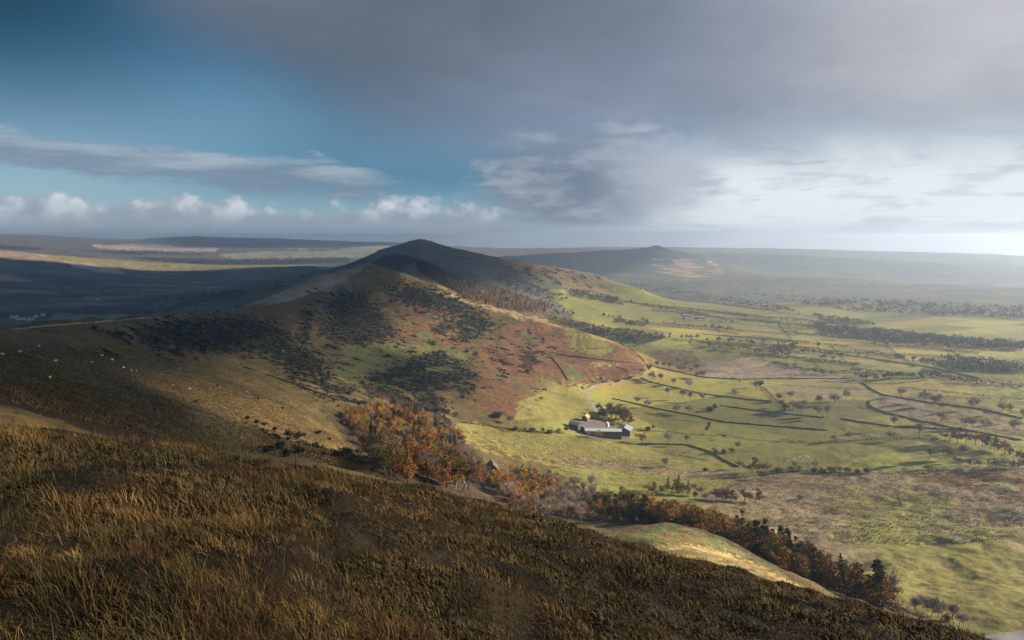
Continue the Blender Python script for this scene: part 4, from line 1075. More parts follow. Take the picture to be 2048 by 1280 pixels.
def hedge(poly, h, wd, label, mat='hedge', rmin=100, step=1.2, per=6):
    p = lay(poly, step, rmin)
    if len(p) < 2: return
    c = MB(); rg = np.random.default_rng(int(poly[0][0] * 7 + poly[0][1]))
    z = gz(p[:, 0], p[:, 1])
    o = np.array([p[0, 0], p[0, 1], z[0]])
    k = 1 + .45 * noise(np.arange(len(p)) * .11, np.full(len(p), poly[0][0]))
    pts = []
    for i in range(len(p)):
        for j in range(per):
            pts.append(np.array([p[i, 0] + rg.normal() * wd * .35, p[i, 1] + rg.normal() * wd * .35, z[i] + rg.uniform(.05, 1) * h * k[i]]) - o)
    leafcards(c, pts, max(.8, h * .55), rg)
    ob = link('hedge', c.mesh('hedge'), M[mat]); ob.location = o
    return tag(ob, label, 'hedge')
def wall(poly, label, h=1.35, wd=.6, rmin=100, name='dry_stone_wall'):
    p = lay(poly, 3.0, rmin)
    if len(p) < 3: return
    z = gz(p[:, 0], p[:, 1]); d = np.gradient(p, axis=0); d /= np.linalg.norm(d, axis=1, keepdims=True) + 1e-9; nrm = np.stack([-d[:, 1], d[:, 0]], 1)
    o = np.array([p[0, 0], p[0, 1], z[0]]); V = []; Fc = []
    hh = h * (1 + .16 * rng.normal(size=len(p)))
    for i in range(len(p)):
        for s, zz in ((-.5, -.5), (-.36, hh[i]), (.36, hh[i]), (.5, -.5)):
            V.append((p[i, 0] + nrm[i, 0] * s * wd - o[0], p[i, 1] + nrm[i, 1] * s * wd - o[1], z[i] + zz - o[2]))
    for i in range(len(p) - 1):
        for j in range(3): Fc.append((4 * i + j, 4 * i + 4 + j, 4 * i + 5 + j, 4 * i + 1 + j))
    Fc += [(0, 1, 2, 3), tuple(4 * (len(p) - 1) + j for j in (3, 2, 1, 0))]
    me = bpy.data.meshes.new(name); me.from_pydata(V, [], Fc)
    ob = link(name, me, M['stone']); ob.location = o
    return tag(ob, label, 'wall')
def stone_mat(T, b):
    pos = T.n('ShaderNodeNewGeometry').outputs['Position']
    v = T.n('ShaderNodeTexVoronoi'); v.inputs['Scale'].default_value = 2.2; T.put(v.inputs['Vector'], pos)
    n = T.noise(pos, .4, 4, .6)
    c = T.mix(n, (.04, .038, .03), (.11, .10, .08))
    T.put(b.inputs['Base Color'], T.mix(.35, c, T.vmul(c, v.outputs['Color'])))
M['stone'] = material('dry stone', stone_mat)
for nm, poly, n, h, _ in HEDGE:
    hedge(poly, 3.4, 3.2, f"scrubby hedge at the foot of the {nm}", step=2.2, per=4)
    q = lay(poly, 4.)
    idx = np.sort(rng.choice(len(q), min(int(n * 1.4), len(q)), replace=False))
    for i in idx:
        x, y = q[i] + rng.normal(size=2) * 3
        k = ['bare', 'bare', 'baredark', 'barepink', 'brown', 'olive'][rng.integers(6)]
        w_ = {'bare': 'bare', 'baredark': 'dark bare', 'barepink': 'pale bare', 'brown': 'brown leaved', 'olive': 'dull leafed'}[k]
        plant(k, x, y, h * rng.uniform(.8, 1.6), f"{w_} tree in the {nm}", f"{w_} trees in the {nm}", small=True, foot=1).name = 'hedgerow_tree'
for lab, poly in [
  ('dark wall crossing the upper pasture from the lane', [(1280,755),(1300,764),(1400,787),(1500,800),(1545,803)]),
  ('long wall behind the farm running to the crooked hedge', [(1222,797),(1250,803),(1310,817),(1390,832),(1450,845),(1550,853),(1660,862)]),
  ('wall between the two middle pastures', [(1438,811),(1500,820),(1570,828),(1650,836)]),
  ('short double wall linking the ditch and the long wall', [(1423,842),(1421,852),(1416,862)]),
  ('wall beside the track that curls down to the dark oak', [(1270,889),(1330,889),(1375,890),(1420,904),(1450,922),(1480,936)]),
  ('wall under the bare trees of the copse', [(1310,734),(1350,743),(1400,754),(1480,759),(1560,757),(1700,758)]),
  ('wall dividing the lower middle pasture', [(1680,838),(1780,853),(1860,857),(1940,863)]),
  ('ditch side wall of the hazy pasture', [(1722,764),(1745,780),(1765,790),(1850,804),(1960,818),(2048,838)]),
  ('curving wall round the rushy field', [(1740,800),(1738,812),(1760,822),(1830,840),(1900,855),(2048,882)]),
  ('wall edging the bracken spur at its toe', [(1240,686),(1270,704),(1290,724),(1300,742)]),
  ('wall across the bracken spur', [(1095,704),(1150,714),(1220,722),(1285,728)]),
  ('wall dropping straight down the bracken spur', [(1100,712),(1120,735),(1137,763)]),
  ('hazy wall in the farther pastures', [(1400,668),(1500,676),(1620,684)]),
  ('hazy wall beyond the round bushes', [(1600,700),(1720,714),(1860,735),(1960,757)]),
  ('hillside wall below the dark gorse', [(352,692),(420,713),(516,744),(604,774),(680,803)]),
   ('wall climbing the third peak', [(830,484),(828,497),(826,510)]),
  ('wall on the flank of the peak', [(900,512),(960,522),(1040,530)]),
 ]: wall(lab and poly, lab)
for lab, poly, h in [
  ('crooked overgrown hedge in the middle pastures', [(1500,765),(1530,778),(1545,795),(1565,812),(1572,826)], 2.2),
  ('hedge along the far side of the flock field', [(1560,882),(1660,887),(1760,878),(1830,878),(1900,886)], 2.4),
  ('thick hedge under the flock field', [(1540,942),(1600,944),(1680,949),(1740,948)], 2.4),
  ('boggy ditch hedge above the flock field', [(1400,872),(1450,870),(1500,880),(1560,884)], 1.5),
  ('hedge from the farm to the dark evergreen bush', [(1265,858),(1300,862),(1370,868),(1410,871)], 1.8),
  ('hedge left of the farm under the bracken', [(925,846),(1000,856),(1060,865),(1130,868)], 2.4),
  ('thin hedge below the bare trees of the big pasture', [(1290,826),(1340,838),(1400,846)], 1.3),
  ('thin hedge in the field left of the dark oak', [(1300,900),(1360,912),(1420,922)], 1.2),
  ('thin hedge under the wall of the hazy pasture', [(1760,800),(1830,818),(1900,832),(1990,850)], 1.5),
  ('thin hedge crossing the hazy pastures', [(1800,775),(1900,785),(2048,800)], 2.),
  ('thin hedge above the rushy field', [(1560,770),(1650,775),(1730,782)], 1.5),
  ('thin hedge across the middle pasture trees', [(1580,806),(1650,814),(1735,818)], 1.3),
  ('thin hedge beyond the copse wall', [(1410,742),(1480,748),(1560,752)], 1.4),
  ('hedge on the far bank right of the flock', [(1790,946),(1850,948),(1900,937)], 2.),
  ('ditch hedge sinking to the right edge', [(1850,842),(1900,856),(1960,864),(2048,872)], 1.8),
  ('upright overgrown hedge in the rushy ground', [(1795,985),(1798,1000),(1802,1015)], 1.6),
  ('hedge below the copse of the spur', [(1405,757),(1500,761),(1600,760)], 1.4),
  ('hedge in front of the hazy hamlet', [(1640,762),(1700,767),(1790,768),(1860,760)], 2.),
  ('hedge line below the dale farmhouse', [(60,602),(150,604),(250,606),(330,603)], 3.),
  ('hedge line of the upper dale fields', [(40,575),(130,580),(240,578),(330,586)], 3.),
  ('hedge line through the dale bottom', [(150,622),(260,616),(370,606),(450,601)], 3.),
  ('hedge line rising across the dale', [(130,560),(128,575),(120,590)], 3.),
  ('hedge line of the far dale side', [(260,552),(350,566),(420,570),(520,562)], 3.),
  ('dark line of wall and shadow across the shaded slope, built as low hedge', [(-40,725),(0,737),(58,754),(117,760),(176,774),(254,787),(332,805),(418,829),(475,846)], .9),  # hedge stands in for a wall line dark with its shadow
  ('hedge on the shaded slope by the sheep', [(480,782),(540,800),(590,816)], 1.4),
 ]: hedge(poly, h, h * .9, lab)


def far_hedges():
    """the many hedged strips of the valley floor"""
    names = ['under the wooded spur', 'of the upper haze', 'of the middle haze', 'past the white house copse', 'behind the bracken spur', 'of the centre valley', 'toward the hazy hamlet', 'of the right hand haze']
    k = 0
    for x0, x1, y0, y1 in [(1330,1560,596,622),(1180,1420,592,628),(1250,1500,604,634),(1420,1700,622,650),(1300,1560,622,645),(1480,1760,640,664),(1230,1480,642,668),(1560,1860,664,690),(1330,1600,648,672),(1440,1700,672,694),
                           (1520,1800,690,716),(1700,2048,700,728),(1640,1960,680,706),(1850,2060,722,746),(1480,1720,708,732),(1380,1600,680,704),(1700,1960,740,762),(1900,2060,762,776),(1560,1760,732,752),(1820,2060,792,808),
                           (1420,1440,640,668),(1555,1590,645,690),(1660,1690,690,722),(1770,1830,690,736),(1900,1960,700,742),(1500,1530,694,720),(1620,1650,716,748),(1345,1370,605,642)]:
        n = 6; px = np.linspace(x0, x1, n); py = np.linspace(y0, y1, n) + rng.normal(size=n) * (1.2 if abs(x1 - x0) > 100 else 0)
        hedge(list(zip(px, py)), rng.uniform(3., 5.5) if x1 - x0 > 100 else 2., 3.2 if x1 - x0 > 100 else 1.6, f"grey hedge {names[k % 8]}, {ORD[k // 8]} outward from the spur", step=1.7, per=5); k += 1
far_hedges()

# the larch plantation on the far flank of the ridge
def plantation(poly, n, mix_, hr, dmin, where):
    ks = list(mix_); wts = np.array([mix_[k] for k in ks], float); wts /= wts.sum()
    for x, y, px, py in spots(poly, n, dmin, 1500, 3600):
        k = ks[rng.choice(len(ks), p=wts)]
        nm = {'larch': 'rust larch tree', 'spruce': 'dark spruce tree', 'bare': 'bare tree', 'brown': 'brown tree', 'olive': 'dull green tree', 'barepink': 'pale bare tree', 'baredark': 'dark bare tree', 'holly': 'dark evergreen tree'}[k]
        plant(k, x, y, rng.uniform(*hr), f"{nm} {where}", f"{nm}s {where}", small=True, foot=dmin * .4).name = {'larch': 'larch_tree', 'spruce': 'spruce_tree'}.get(k, 'copse_tree')
plantation([(905,556),(960,570),(1040,592),(1105,615),(1085,625),(1010,620),(940,600),(895,575)], 170, dict(larch=5, spruce=.7, brown=.5), (11, 15), 5., 'in the plantation beyond the first peak')
plantation([(828,520),(860,530),(910,552),(950,575),(930,590),(880,565),(840,545)], 110, dict(spruce=4, larch=.5, baredark=1), (10, 14), 5., 'in the dark upper end of the plantation')
plantation([(1080,600),(1140,618),(1170,640),(1120,632),(1060,615)], 28, dict(brown=2, bare=3, olive=1, barepink=1), (10, 14), 8., 'under the lower end of the plantation')
plantation([(1090,632),(1190,655),(1260,668),(1330,676),(1290,690),(1200,668),(1120,645)], 34, dict(bare=3, barepink=2, olive=.6, baredark=1), (9, 15), 8., 'in the copse round the little white house')
plantation([(1000,545),(1080,575),(1140,598),(1120,604),(1040,585),(985,560)], 30, dict(baredark=3, bare=2), (9, 13), 9., 'in the bare strip above the plantation')
plantation([(1140,580),(1230,598),(1250,612),(1190,604),(1140,592)], 26, dict(baredark=3, brown=1), (9, 13), 9., 'in the dark strip across the valley side')

# woods too far to count: one mass
def far_wood():
    c = MB(); rg = np.random.default_rng(5)
    pts = []; areas = [([(1630,650),(1750,662),(1850,672),(2048,690),(2048,702),(1850,688),(1740,680),(1640,668)], 330, 9), ([(1620,628),(1700,640),(1760,652),(1650,648)], 60, 8), ([(1540,690),(1600,700),(1560,708)], 20, 7),
             ([(1880,715),(1960,722),(2048,738),(2048,748),(1900,742)], 90, 8), ([(1250,563),(1400,585),(1560,612),(1600,628),(1450,606),(1280,578)], 160, 9), ([(1450,585),(1700,600),(2048,615),(2048,640),(1700,625)], 260, 9),
             ([(285,517),(450,521),(690,516),(690,521),(450,526),(330,523)], 500, 14), ([(0,491),(95,499),(40,499)], 90, 12), ([(60,560),(300,590),(500,590),(470,600),(300,605)], 130, 8), ([(100,628),(320,618),(420,606),(300,632)], 110, 8), ([(1095,633),(1190,655),(1260,668),(1330,678),(1290,690),(1200,670),(1120,648)], 90, 9), ([(1140,578),(1235,597),(1250,612),(1190,604),(1140,592)], 90, 9), ([(1000,545),(1080,575),(1140,598),(1120,604),(1040,585),(985,560)], 90, 8), ([(1230,640),(1300,648),(1290,656),(1225,648)], 30, 9), ([(320,570),(480,585),(620,552),(560,580),(380,606)], 120, 7)]
    for poly, n, h in areas:
        q = np.array(poly, float); px = rg.uniform(*zip(q.min(0), q.max(0)), size=(n * 12, 2)) if False else np.stack([rg.uniform(q[:, 0].min(), q[:, 0].max(), n * 12), rg.uniform(q[:, 1].min(), q[:, 1].max(), n * 12)], 1)
        k = inside(px[:, 0], px[:, 1], poly); px = px[k][:n * 2]
        x, y, z, r = hit(px[:, 0], px[:, 1], 1200)
        for i in range(len(px)):
            if np.isnan(r[i]): continue
            hh = h * rg.uniform(.8, 1.7); wd = hh * .5
            P_ = np.array([x[i], y[i], z[i] + hh * .5]) + rg.normal(size=(22, 3)) * np.array([wd, wd, hh * .25]) * .55
            leafcards(c, P_, hh * .30, rg)
    ob = link('far_woodland', c.mesh('far_woodland'), M['twigdark'])
    tag(ob, 'distant woods and hedgerows across both valleys', 'woodland', None, 'stuff')
far_wood()
def plantation_mass():
    rg = np.random.default_rng(8); V = []; mi = []
    for poly, n, conifer in [([(905,554),(960,568),(1040,590),(1108,614),(1085,627),(1010,622),(940,602),(892,575)], 1100, .75), ([(828,517),(860,528),(910,550),(955,575),(930,592),(880,567),(836,545)], 800, .12)]:
        q = np.array(poly, float); px = rg.uniform(q[:, 0].min(), q[:, 0].max(), n * 6); py = rg.uniform(q[:, 1].min(), q[:, 1].max(), n * 6)
        k = inside(px, py, poly); px, py = px[k][:n], py[k][:n]; x, y, z, r = hit(px, py, 1500, 3600); k = ~np.isnan(r); x, y, z = x[k], y[k], z[k]; m = len(x)
        h = rg.uniform(9, 15, m); per = 34; t = rg.random((m, per)); a = rg.uniform(0, 6.28, (m, per)); R_ = (1 - t) * 2.9 * (h / 14)[:, None] + .2
        P_ = np.stack([x[:, None] + np.cos(a) * R_, y[:, None] + np.sin(a) * R_, z[:, None] + h[:, None] * (.06 + .94 * t)], -1).reshape(-1, 3)
        u = rg.normal(size=P_.shape); u /= np.linalg.norm(u, axis=1, keepdims=True); w_ = np.cross(u, rg.normal(size=P_.shape)); w_ /= np.linalg.norm(w_, axis=1, keepdims=True)
        s_ = (rg.uniform(.6, 1.2, (m, per)) * (1.25 - .7 * t)).reshape(-1, 1)
        V.append(np.stack([P_ - u * s_, P_ + w_ * s_ * .6, P_ + u * s_, P_ - w_ * s_ * .6], 1).reshape(-1, 3)); mi.append(np.repeat((rg.random(m) > conifer).astype(np.int32), per))
    V = np.concatenate(V); me = mesh_np('plantation', V, np.arange(len(V)), np.full(len(V) // 4, 4))
    me.materials.append(M['larchfar']); me.materials.append(M['spruce']); me.polygons.foreach_set('material_index', np.concatenate(mi))
    tag(link('plantation_woodland', me), 'close planted larch and spruce on the far flank of the ridge', 'woodland', None, 'stuff')
plantation_mass()

# gorse and heather scrub over the hillside: one mass
def scrub():
    vis = GORSE.copy(); ii, jj = np.nonzero(vis[:, :-1])
    r = RR[jj]; area = r * r
    n = 15000; k = rng.choice(len(ii), n, p=area / area.sum())
    x = GX[ii[k], jj[k]] + rng.normal(size=n) * 2; y = GY[ii[k], jj[k]] + rng.normal(size=n) * 2; z = gz(x, y)
    # plus single bushes sprinkled round the patches
    sz = (.5 + 1.7 * rng.random(n) ** 1.6) * np.where(rng.random(n) < .12, 1.6, 1)
    per = 15
    P_ = np.repeat(np.stack([x, y, z], 1), per, 0); s = np.repeat(sz, per)
    d = rng.normal(size=(n * per, 3)); d /= np.linalg.norm(d, axis=1, keepdims=True); d[:, 2] = np.abs(d[:, 2]) * .6; d[:, :2] *= 1.25
    P_ = P_ + d * s[:, None] * rng.random((n * per, 1)) ** .4
    u = rng.normal(size=P_.shape); u /= np.linalg.norm(u, axis=1, keepdims=True)
    w_ = np.cross(u, rng.normal(size=P_.shape)); w_ /= np.linalg.norm(w_, axis=1, keepdims=True)
    a = (s * rng.uniform(.3, .6, len(s)))[:, None]
    V = np.stack([P_ - u * a, P_ + w_ * a * .7, P_ + u * a, P_ - w_ * a * .7], 1).reshape(-1, 3)
    me = mesh_np('gorse_scrub', V, np.arange(len(V)), np.full(len(V) // 4, 4))
    tag(link('gorse_scrub', me, M['gorse']), 'dark gorse scrub spread in patches over the ridge side', 'scrub', None, 'stuff')
scrub()
print('planted', len(PLACED), round(time.time() - T0, 1))

# ------------------------------------------------------------------ lanes and paths
def ribbon(name, poly, wd, mat, label, cat, lift=.12, rmin=100, step=3., verge=None):
    p = lay(poly, step, rmin)
    d = np.gradient(p, axis=0); d /= np.linalg.norm(d, axis=1, keepdims=True) + 1e-9; nr = np.stack([-d[:, 1], d[:, 0]], 1)
    V = []; n = 7
    for k in range(n):
        s = (k / (n - 1) - .5) * wd
        q = p + nr * s
        V.append(np.stack([q[:, 0], q[:, 1], gz(q[:, 0], q[:, 1]) + lift + .10 * (1 - (2 * s / wd) ** 2)], 1))
    V = np.stack(V, 1).reshape(-1, 3)
    i, j = np.meshgrid(np.arange(len(p) - 1), np.arange(n - 1), indexing='ij'); i = i.ravel(); j = j.ravel()
    f = np.stack([i * n + j, i * n + j + 1, (i + 1) * n + j + 1, (i + 1) * n + j], 1)
    me = mesh_np(name, V, f.ravel(), np.full(len(f), 4))
    ob = link(name, me, M[mat])
    u = me.attributes.new('across', 'FLOAT', 'POINT'); u.data.foreach_set('value', np.tile(np.linspace(-1, 1, n), len(p)).astype(np.float32))
    return tag(ob, label, cat, None, 'structure')
def lane_mat(T, b):
    a = T.n('ShaderNodeAttribute', _attribute_name='across').outputs['Fac']; pos = T.n('ShaderNodeNewGeometry').outputs['Position']
    mid = T.ss(T.m('ABSOLUTE', a), .30, .12); rim = T.ss(T.m('ABSOLUTE', a), .8, 1.)
    n = T.noise(pos, .8, 4, .6)
    c = T.mix(n, (.17, .15, .125), (.30, .27, .235))
    c = T.mix(T.mul(mid, .55), c, (.12, .115, .04)); c = T.mix(T.mul(rim, .8), c, (.13, .125, .042))
    T.put(b.inputs['Base Color'], c)
def path_mat(T, b):
    pos = T.n('ShaderNodeNewGeometry').outputs['Position']
    T.put(b.inputs['Base Color'], T.mix(T.noise(pos, .35, 4, .65), (.10, .085, .06), (.27, .24, .20)))
def tar_mat(T, b):
    pos = T.n('ShaderNodeNewGeometry').outputs['Position']
    T.put(b.inputs['Base Color'], T.mix(T.noise(pos, .5, 4, .6), (.15, .145, .15), (.21, .20, .205)))
M['lane'] = material('stony lane', lane_mat); M['path'] = material('flagged path', path_mat); M['tar'] = material('worn tarmac', tar_mat, .8)
ribbon('farm_lane', [(1352,748),(1310,752),(1270,757),(1235,764),(1205,768),(1186,772),(1175,779),(1173,789),(1180,800),(1187,812),(1191,826),(1188,840)], 5.0, 'lane', 'pale stony lane curling round the spur toe to the farm', 'lane', .10, 700)
ribbon('ridge_path', [(22,660),(70,654),(130,649),(200,644),(280,637),(360,631),(450,623),(535,610),(580,600),(625,583),(662,568),(690,556),(712,543)], 3.0, 'path', 'pale flagged path along the ridge crest', 'path', .12, 300)
ribbon('road', [(2120,1272),(2040,1281),(1990,1287),(1950,1296),(1915,1312),(1900,1335)], 13., 'tar', 'grey road bend at the foot of the slope', 'road', .06, 200)

# ------------------------------------------------------------------ buildings
def plain(name, c0, c1, sc=.6, rough=.9):
    def f(T, b):
        pos = T.n('ShaderNodeNewGeometry').outputs['Position']
        T.put(b.inputs['Base Color'], T.mix(T.noise(pos, sc, 4, .6), c0, c1))
    return material(name, f, rough)
M['gritstone'] = plain('gritstone walling', (.055, .046, .036), (.12, .10, .078)); M['slate'] = plain('stone slate roof', (.17, .145, .128), (.28, .245, .22))
M['sheet'] = plain('pale sheet roof', (.34, .345, .355), (.46, .465, .475), .3, .6); M['bluesheet'] = plain('blue grey sheet roof', (.16, .178, .21), (.24, .26, .295), .3, .6)
M['render'] = plain('white render', (.44, .42, .39), (.58, .56, .53)); M['board'] = plain('dark boarding', (.07, .055, .045), (.13, .105, .085)); M['mud'] = plain('yard mud', (.08, .065, .048), (.17, .145, .115), .25); M['tile'] = plain('orange tiles', (.30, .17, .085), (.42, .25, .13))
M['pane'] = plain('dark window glass', (.02, .024, .03), (.04, .045, .05), 1, .2); M['paint'] = plain('white painted timber', (.55, .54, .52), (.68, .67, .65)); M['doorgreen'] = plain('green door', (.03, .07, .05), (.05, .10, .07))
def building(name, px, py, L, D, hw, hr, yaw, wallm, roofm, label, cat, wins=4, chims=0, doors=1, door_h=2.1, door_w=1.1, rmin=400, open_bays=0, roof2=None, at_xy=None):
    """L along the ridge (x), D deep (y); yaw turns the ridge from the view's left-right line"""
    if at_xy: X, Y = at_xy
    else:
        x, y, z, r = hit(px, py, rmin); X, Y = float(x[0]), float(y[0])
    c, s = math.cos(yaw), math.sin(yaw)
    cx = [X + c * a - s * b for a in (-L / 2, L / 2) for b in (-D / 2, D / 2)]; cy_ = [Y + s * a + c * b for a in (-L / 2, L / 2) for b in (-D / 2, D / 2)]
    z0 = float(np.max(gz(np.array(cx), np.array(cy_)))) + .1; low = z0 - float(np.min(gz(np.array(cx), np.array(cy_)))) + .8
    root = empty(name, (X, Y, z0), yaw); tag(root, label, cat)
    w_ = MB(); l, d = L / 2, D / 2
    w_.v = [(-l, -d, -low), (l, -d, -low), (l, d, -low), (-l, d, -low), (-l, -d, hw), (l, -d, hw), (l, d, hw), (-l, d, hw), (-l, 0, hw + hr), (l, 0, hw + hr)]
    w_.f = [(0, 1, 5, 4), (2, 3, 7, 6), (1, 2, 6, 9, 5), (3, 0, 4, 8, 7), (3, 2, 1, 0)]
    link('wall', w_.mesh('building_wall'), M[wallm], root)
    r_ = MB(); ov, th = .35, .22
    sl = hr / d
    for sg in (-1, 1):
        e = (d + ov) * sg; ze = hw - ov * sl
        a = [(-l - ov, e, ze), (l + ov, e, ze), (l + ov, 0, hw + hr), (-l - ov, 0, hw + hr)]
        b_ = len(r_.v); r_.v += [(q[0], q[1], q[2] + .02) for q in a] + [(q[0], q[1], q[2] + th) for q in a]
        r_.f += [tuple(b_ + i for i in q) for q in ((3, 2, 1, 0), (4, 5, 6, 7), (0, 1, 5, 4), (1, 2, 6, 5), (2, 3, 7, 6), (3, 0, 4, 7))]
    roof = link('roof', r_.mesh('building_roof'), M[roofm], root)
    for k in range(chims):
        m = MB(); cxp = (-l + 1.0) if k == 0 else (l - 1.0)
        m.box(cxp - .45, cxp + .45, -.4, .4, hw + hr - .6, hw + hr + 1.3); m.box(cxp - .2, cxp + .2, -.18, .18, hw + hr + 1.3, hw + hr + 1.75)
        link('chimney', m.mesh('chimney'), M[wallm], roof)
    for k in range(wins):
        xx = -l + (k + .5) * L / max(wins, 1); rows_ = 2 if hw > 4.4 else 1
        for q in range(rows_):
            if q == 0 and doors and k == wins // 2: continue
            zz = (1.0 if rows_ > 1 else hw * .38) + q * 2.6
            fr = MB(); y0 = -d - .06
            fr.box(xx - .62, xx + .62, y0, y0 + .16, zz - .09, zz); fr.box(xx - .62, xx + .62, y0, y0 + .16, zz + 1.1, zz + 1.2); fr.box(xx - .62, xx - .52, y0, y0 + .16, zz, zz + 1.1); fr.box(xx + .52, xx + .62, y0, y0 + .16, zz, zz + 1.1); fr.box(xx - .03, xx + .03, y0, y0 + .12, zz, zz + 1.1)
            f = link('window', fr.mesh('window_frame'), M['paint'], root)
            p = MB(); p.box(xx - .52, xx + .52, -d - .035, -d + .05, zz, zz + 1.1); link('pane', p.mesh('window_pane'), M['pane'], f)
    for k in range(doors):
        xx = 0 if doors == 1 else -l + (k + .5) * L / doors
        if wins: xx = -l + (wins // 2 + .5) * L / wins
        m = MB(); m.box(xx - door_w / 2, xx + door_w / 2, -d - .05, -d + .08, -.1, door_h)
        m.box(xx - door_w / 2 - .1, xx + door_w / 2 + .1, -d - .09, -d + .05, door_h, door_h + .14)
        link('door', m.mesh('building_door'), M['doorgreen' if wins else 'board'], root)
    for k in range(open_bays):
        xx = -l + (k + .5) * L / open_bays
        m = MB(); m.box(xx - L / open_bays * .36, xx + L / open_bays * .36, -d - .04, -d + .06, -.1, hw * .72)
        link('bay', m.mesh('shed_bay'), M['board'], root)
    PLACED.append((X, Y, max(L, D) * .5))
    return root
building('barn', 1188, 866, 28, 15, 5.2, 5.6, R(-3), 'gritstone', 'slate', 'long barn with a weathered brown roof in the middle of the farm', 'barn', 0, 0, 2, 3.4, 3.0, 700)
building('cattle_shed', 1206, 874, 46, 9.5, 4.6, 2.4, R(-4), 'board', 'sheet', 'long low shed with a pale roof along the front of the farm', 'shed', 0, 0, 0, open_bays=8, rmin=700)
building('barn', 1250, 868, 18, 17, 6.4, 3.8, R(68), 'board', 'bluesheet', 'tall barn with a blue grey sheet roof at the right end of the farm', 'barn', 0, 0, 1, 4., 4., 700)
building('farm_shed', 1152, 858, 18, 9, 4.4, 2.6, R(-52), 'board', 'sheet', 'shed with a white striped roof at the left end of the farm', 'shed', 0, 0, 1, 2.8, 2.6, 700)
building('cottage', 1172, 843, 10, 7.5, 5.4, 3.4, R(60), 'gritstone', 'tile', 'small house with an orange tiled roof by the end of the lane', 'house', 2, 1, 1, rmin=700)
building('outhouse', 1166, 850, 6, 4.5, 2.6, 1.2, R(-20), 'render', 'sheet', 'tiny white outhouse beside the orange roofed house', 'outhouse', 1, 0, 1, rmin=700)
building('farmhouse', 1206, 828, 13, 8, 5.4, 4., R(72), 'gritstone', 'slate', 'dark gabled farmhouse half hidden by the farm trees', 'house', 3, 2, 1, rmin=700)
building('outhouse', 1214, 853, 7, 4.2, 4.0, 1.5, R(70), 'render', 'slate', 'white walled outhouse behind the long barn', 'outhouse', 1, 1, 1, rmin=700)
building('farm_shed', 1229, 862, 12, 7, 3.4, 1.6, R(-5), 'board', 'slate', 'brown roofed shed between the long barn and the tall barn', 'shed', 0, 0, 1, 2.8, 2.6, 700)
building('barn', 1166, 862, 11, 7.5, 3.8, 2.8, R(80), 'gritstone', 'slate', 'small stone barn at the left end of the long barn', 'barn', 0, 0, 1, 2.8, 2.6, 700)
building('outhouse', 1184, 851, 8, 5, 3.2, 1.8, R(-8), 'gritstone', 'slate', 'small stone outhouse behind the left of the long barn', 'outhouse', 2, 0, 1, rmin=700)
def yard():
    pts = [(1150,862),(1168,848),(1186,842),(1212,846),(1240,856),(1262,866),(1258,878),(1215,881),(1172,878)]
    q = np.array(pts, float); x, y, z, r = hit(q[:, 0], q[:, 1], 700); c = np.array([x.mean(), y.mean()]); V = []; Fc = []; n = len(x); m = 6
    xs = np.interp(np.linspace(0, n, n * m + 1)[:-1], np.arange(n + 1), np.append(x, x[0])); ys = np.interp(np.linspace(0, n, n * m + 1)[:-1], np.arange(n + 1), np.append(y, y[0])); N_ = len(xs)
    for k in range(9):
        f = 1 - k / 8.5; a = c[0] + (xs - c[0]) * f; b = c[1] + (ys - c[1]) * f
        V += np.stack([a, b, gz(a, b) + .14], 1).tolist()
    for k in range(8):
        for i in range(N_): Fc.append((k * N_ + i, k * N_ + (i + 1) % N_, (k + 1) * N_ + (i + 1) % N_, (k + 1) * N_ + i))
    Fc.append(tuple(8 * N_ + i for i in range(N_)))
    me = bpy.data.meshes.new('yard'); me.from_pydata(V, [], Fc); tag(link('farm_yard', me, M['mud']), 'pale muddy yard round the farm buildings', 'yard', None, 'structure')
yard()
building('stone_house', 984, 951, 13, 11, 4.0, 5.4, R(97), 'gritstone', 'board', 'lone steep gabled stone house beside the autumn wood', 'house', 3, 1, 1, rmin=300)
building('white_house', 28, 637, 17, 8, 5, 3, R(12), 'render', 'slate', 'largest white house of the village in the shaded dale', 'house', 4, 2, 1, rmin=1200)
for i, (px, py, L) in enumerate([(37,640,10),(48,640,10),(57,641,9),(63,640,9),(72,635,11),(86,632,9)]):
    building('village_house', px, py, L, 7, 4.8, 2.6, R([10, 25, -15, 5, 30, 0][i]), 'render', 'slate', ['little white house just below the largest village house', 'second little white house along the village row', 'third little white house along the village row', 'fourth little white house along the village row', 'pale house above the village row', 'pale house at the far end of the village'][i], 'house', 2, 1, 1, rmin=1200)
building('white_house', 196, 600, 12, 7, 4.8, 2.6, R(5), 'render', 'slate', 'solitary white farmhouse amid the shaded dale fields', 'house', 3, 1, 1, rmin=1500)
building('white_house', 1181, 660, 8, 7, 5.2, 3, R(70), 'render', 'slate', 'little white house in the copse behind the bracken spur', 'house', 2, 1, 1, rmin=1500)
for i, (px, py, L, m_) in enumerate([(1374,633,26,'bluesheet'),(1400,637,28,'bluesheet')]):
    building('farm_shed', px, py, L, 14, 4, 2.4, R(-4), 'board', m_, ['shorter blue grey roofed shed among distant hedges', 'longer blue grey roofed shed among distant hedges'][i], 'shed', 0, 0, 1, 3, 3, rmin=1500)
for i, (px, py) in enumerate([(1968,731),(1703,658),(1495,641)]):
    building('farmhouse', px, py, [15, 9, 9][i], 7, 4.8, 3, R([0, 20, -10][i]), ['gritstone', 'render', 'render'][i], 'slate', ['dark roofed farm in the hazy hamlet', 'white cottage among the centre valley trees', 'white cottage in the hedgerow above the distant sheds'][i], 'house', 3, 1, 1, rmin=1200)

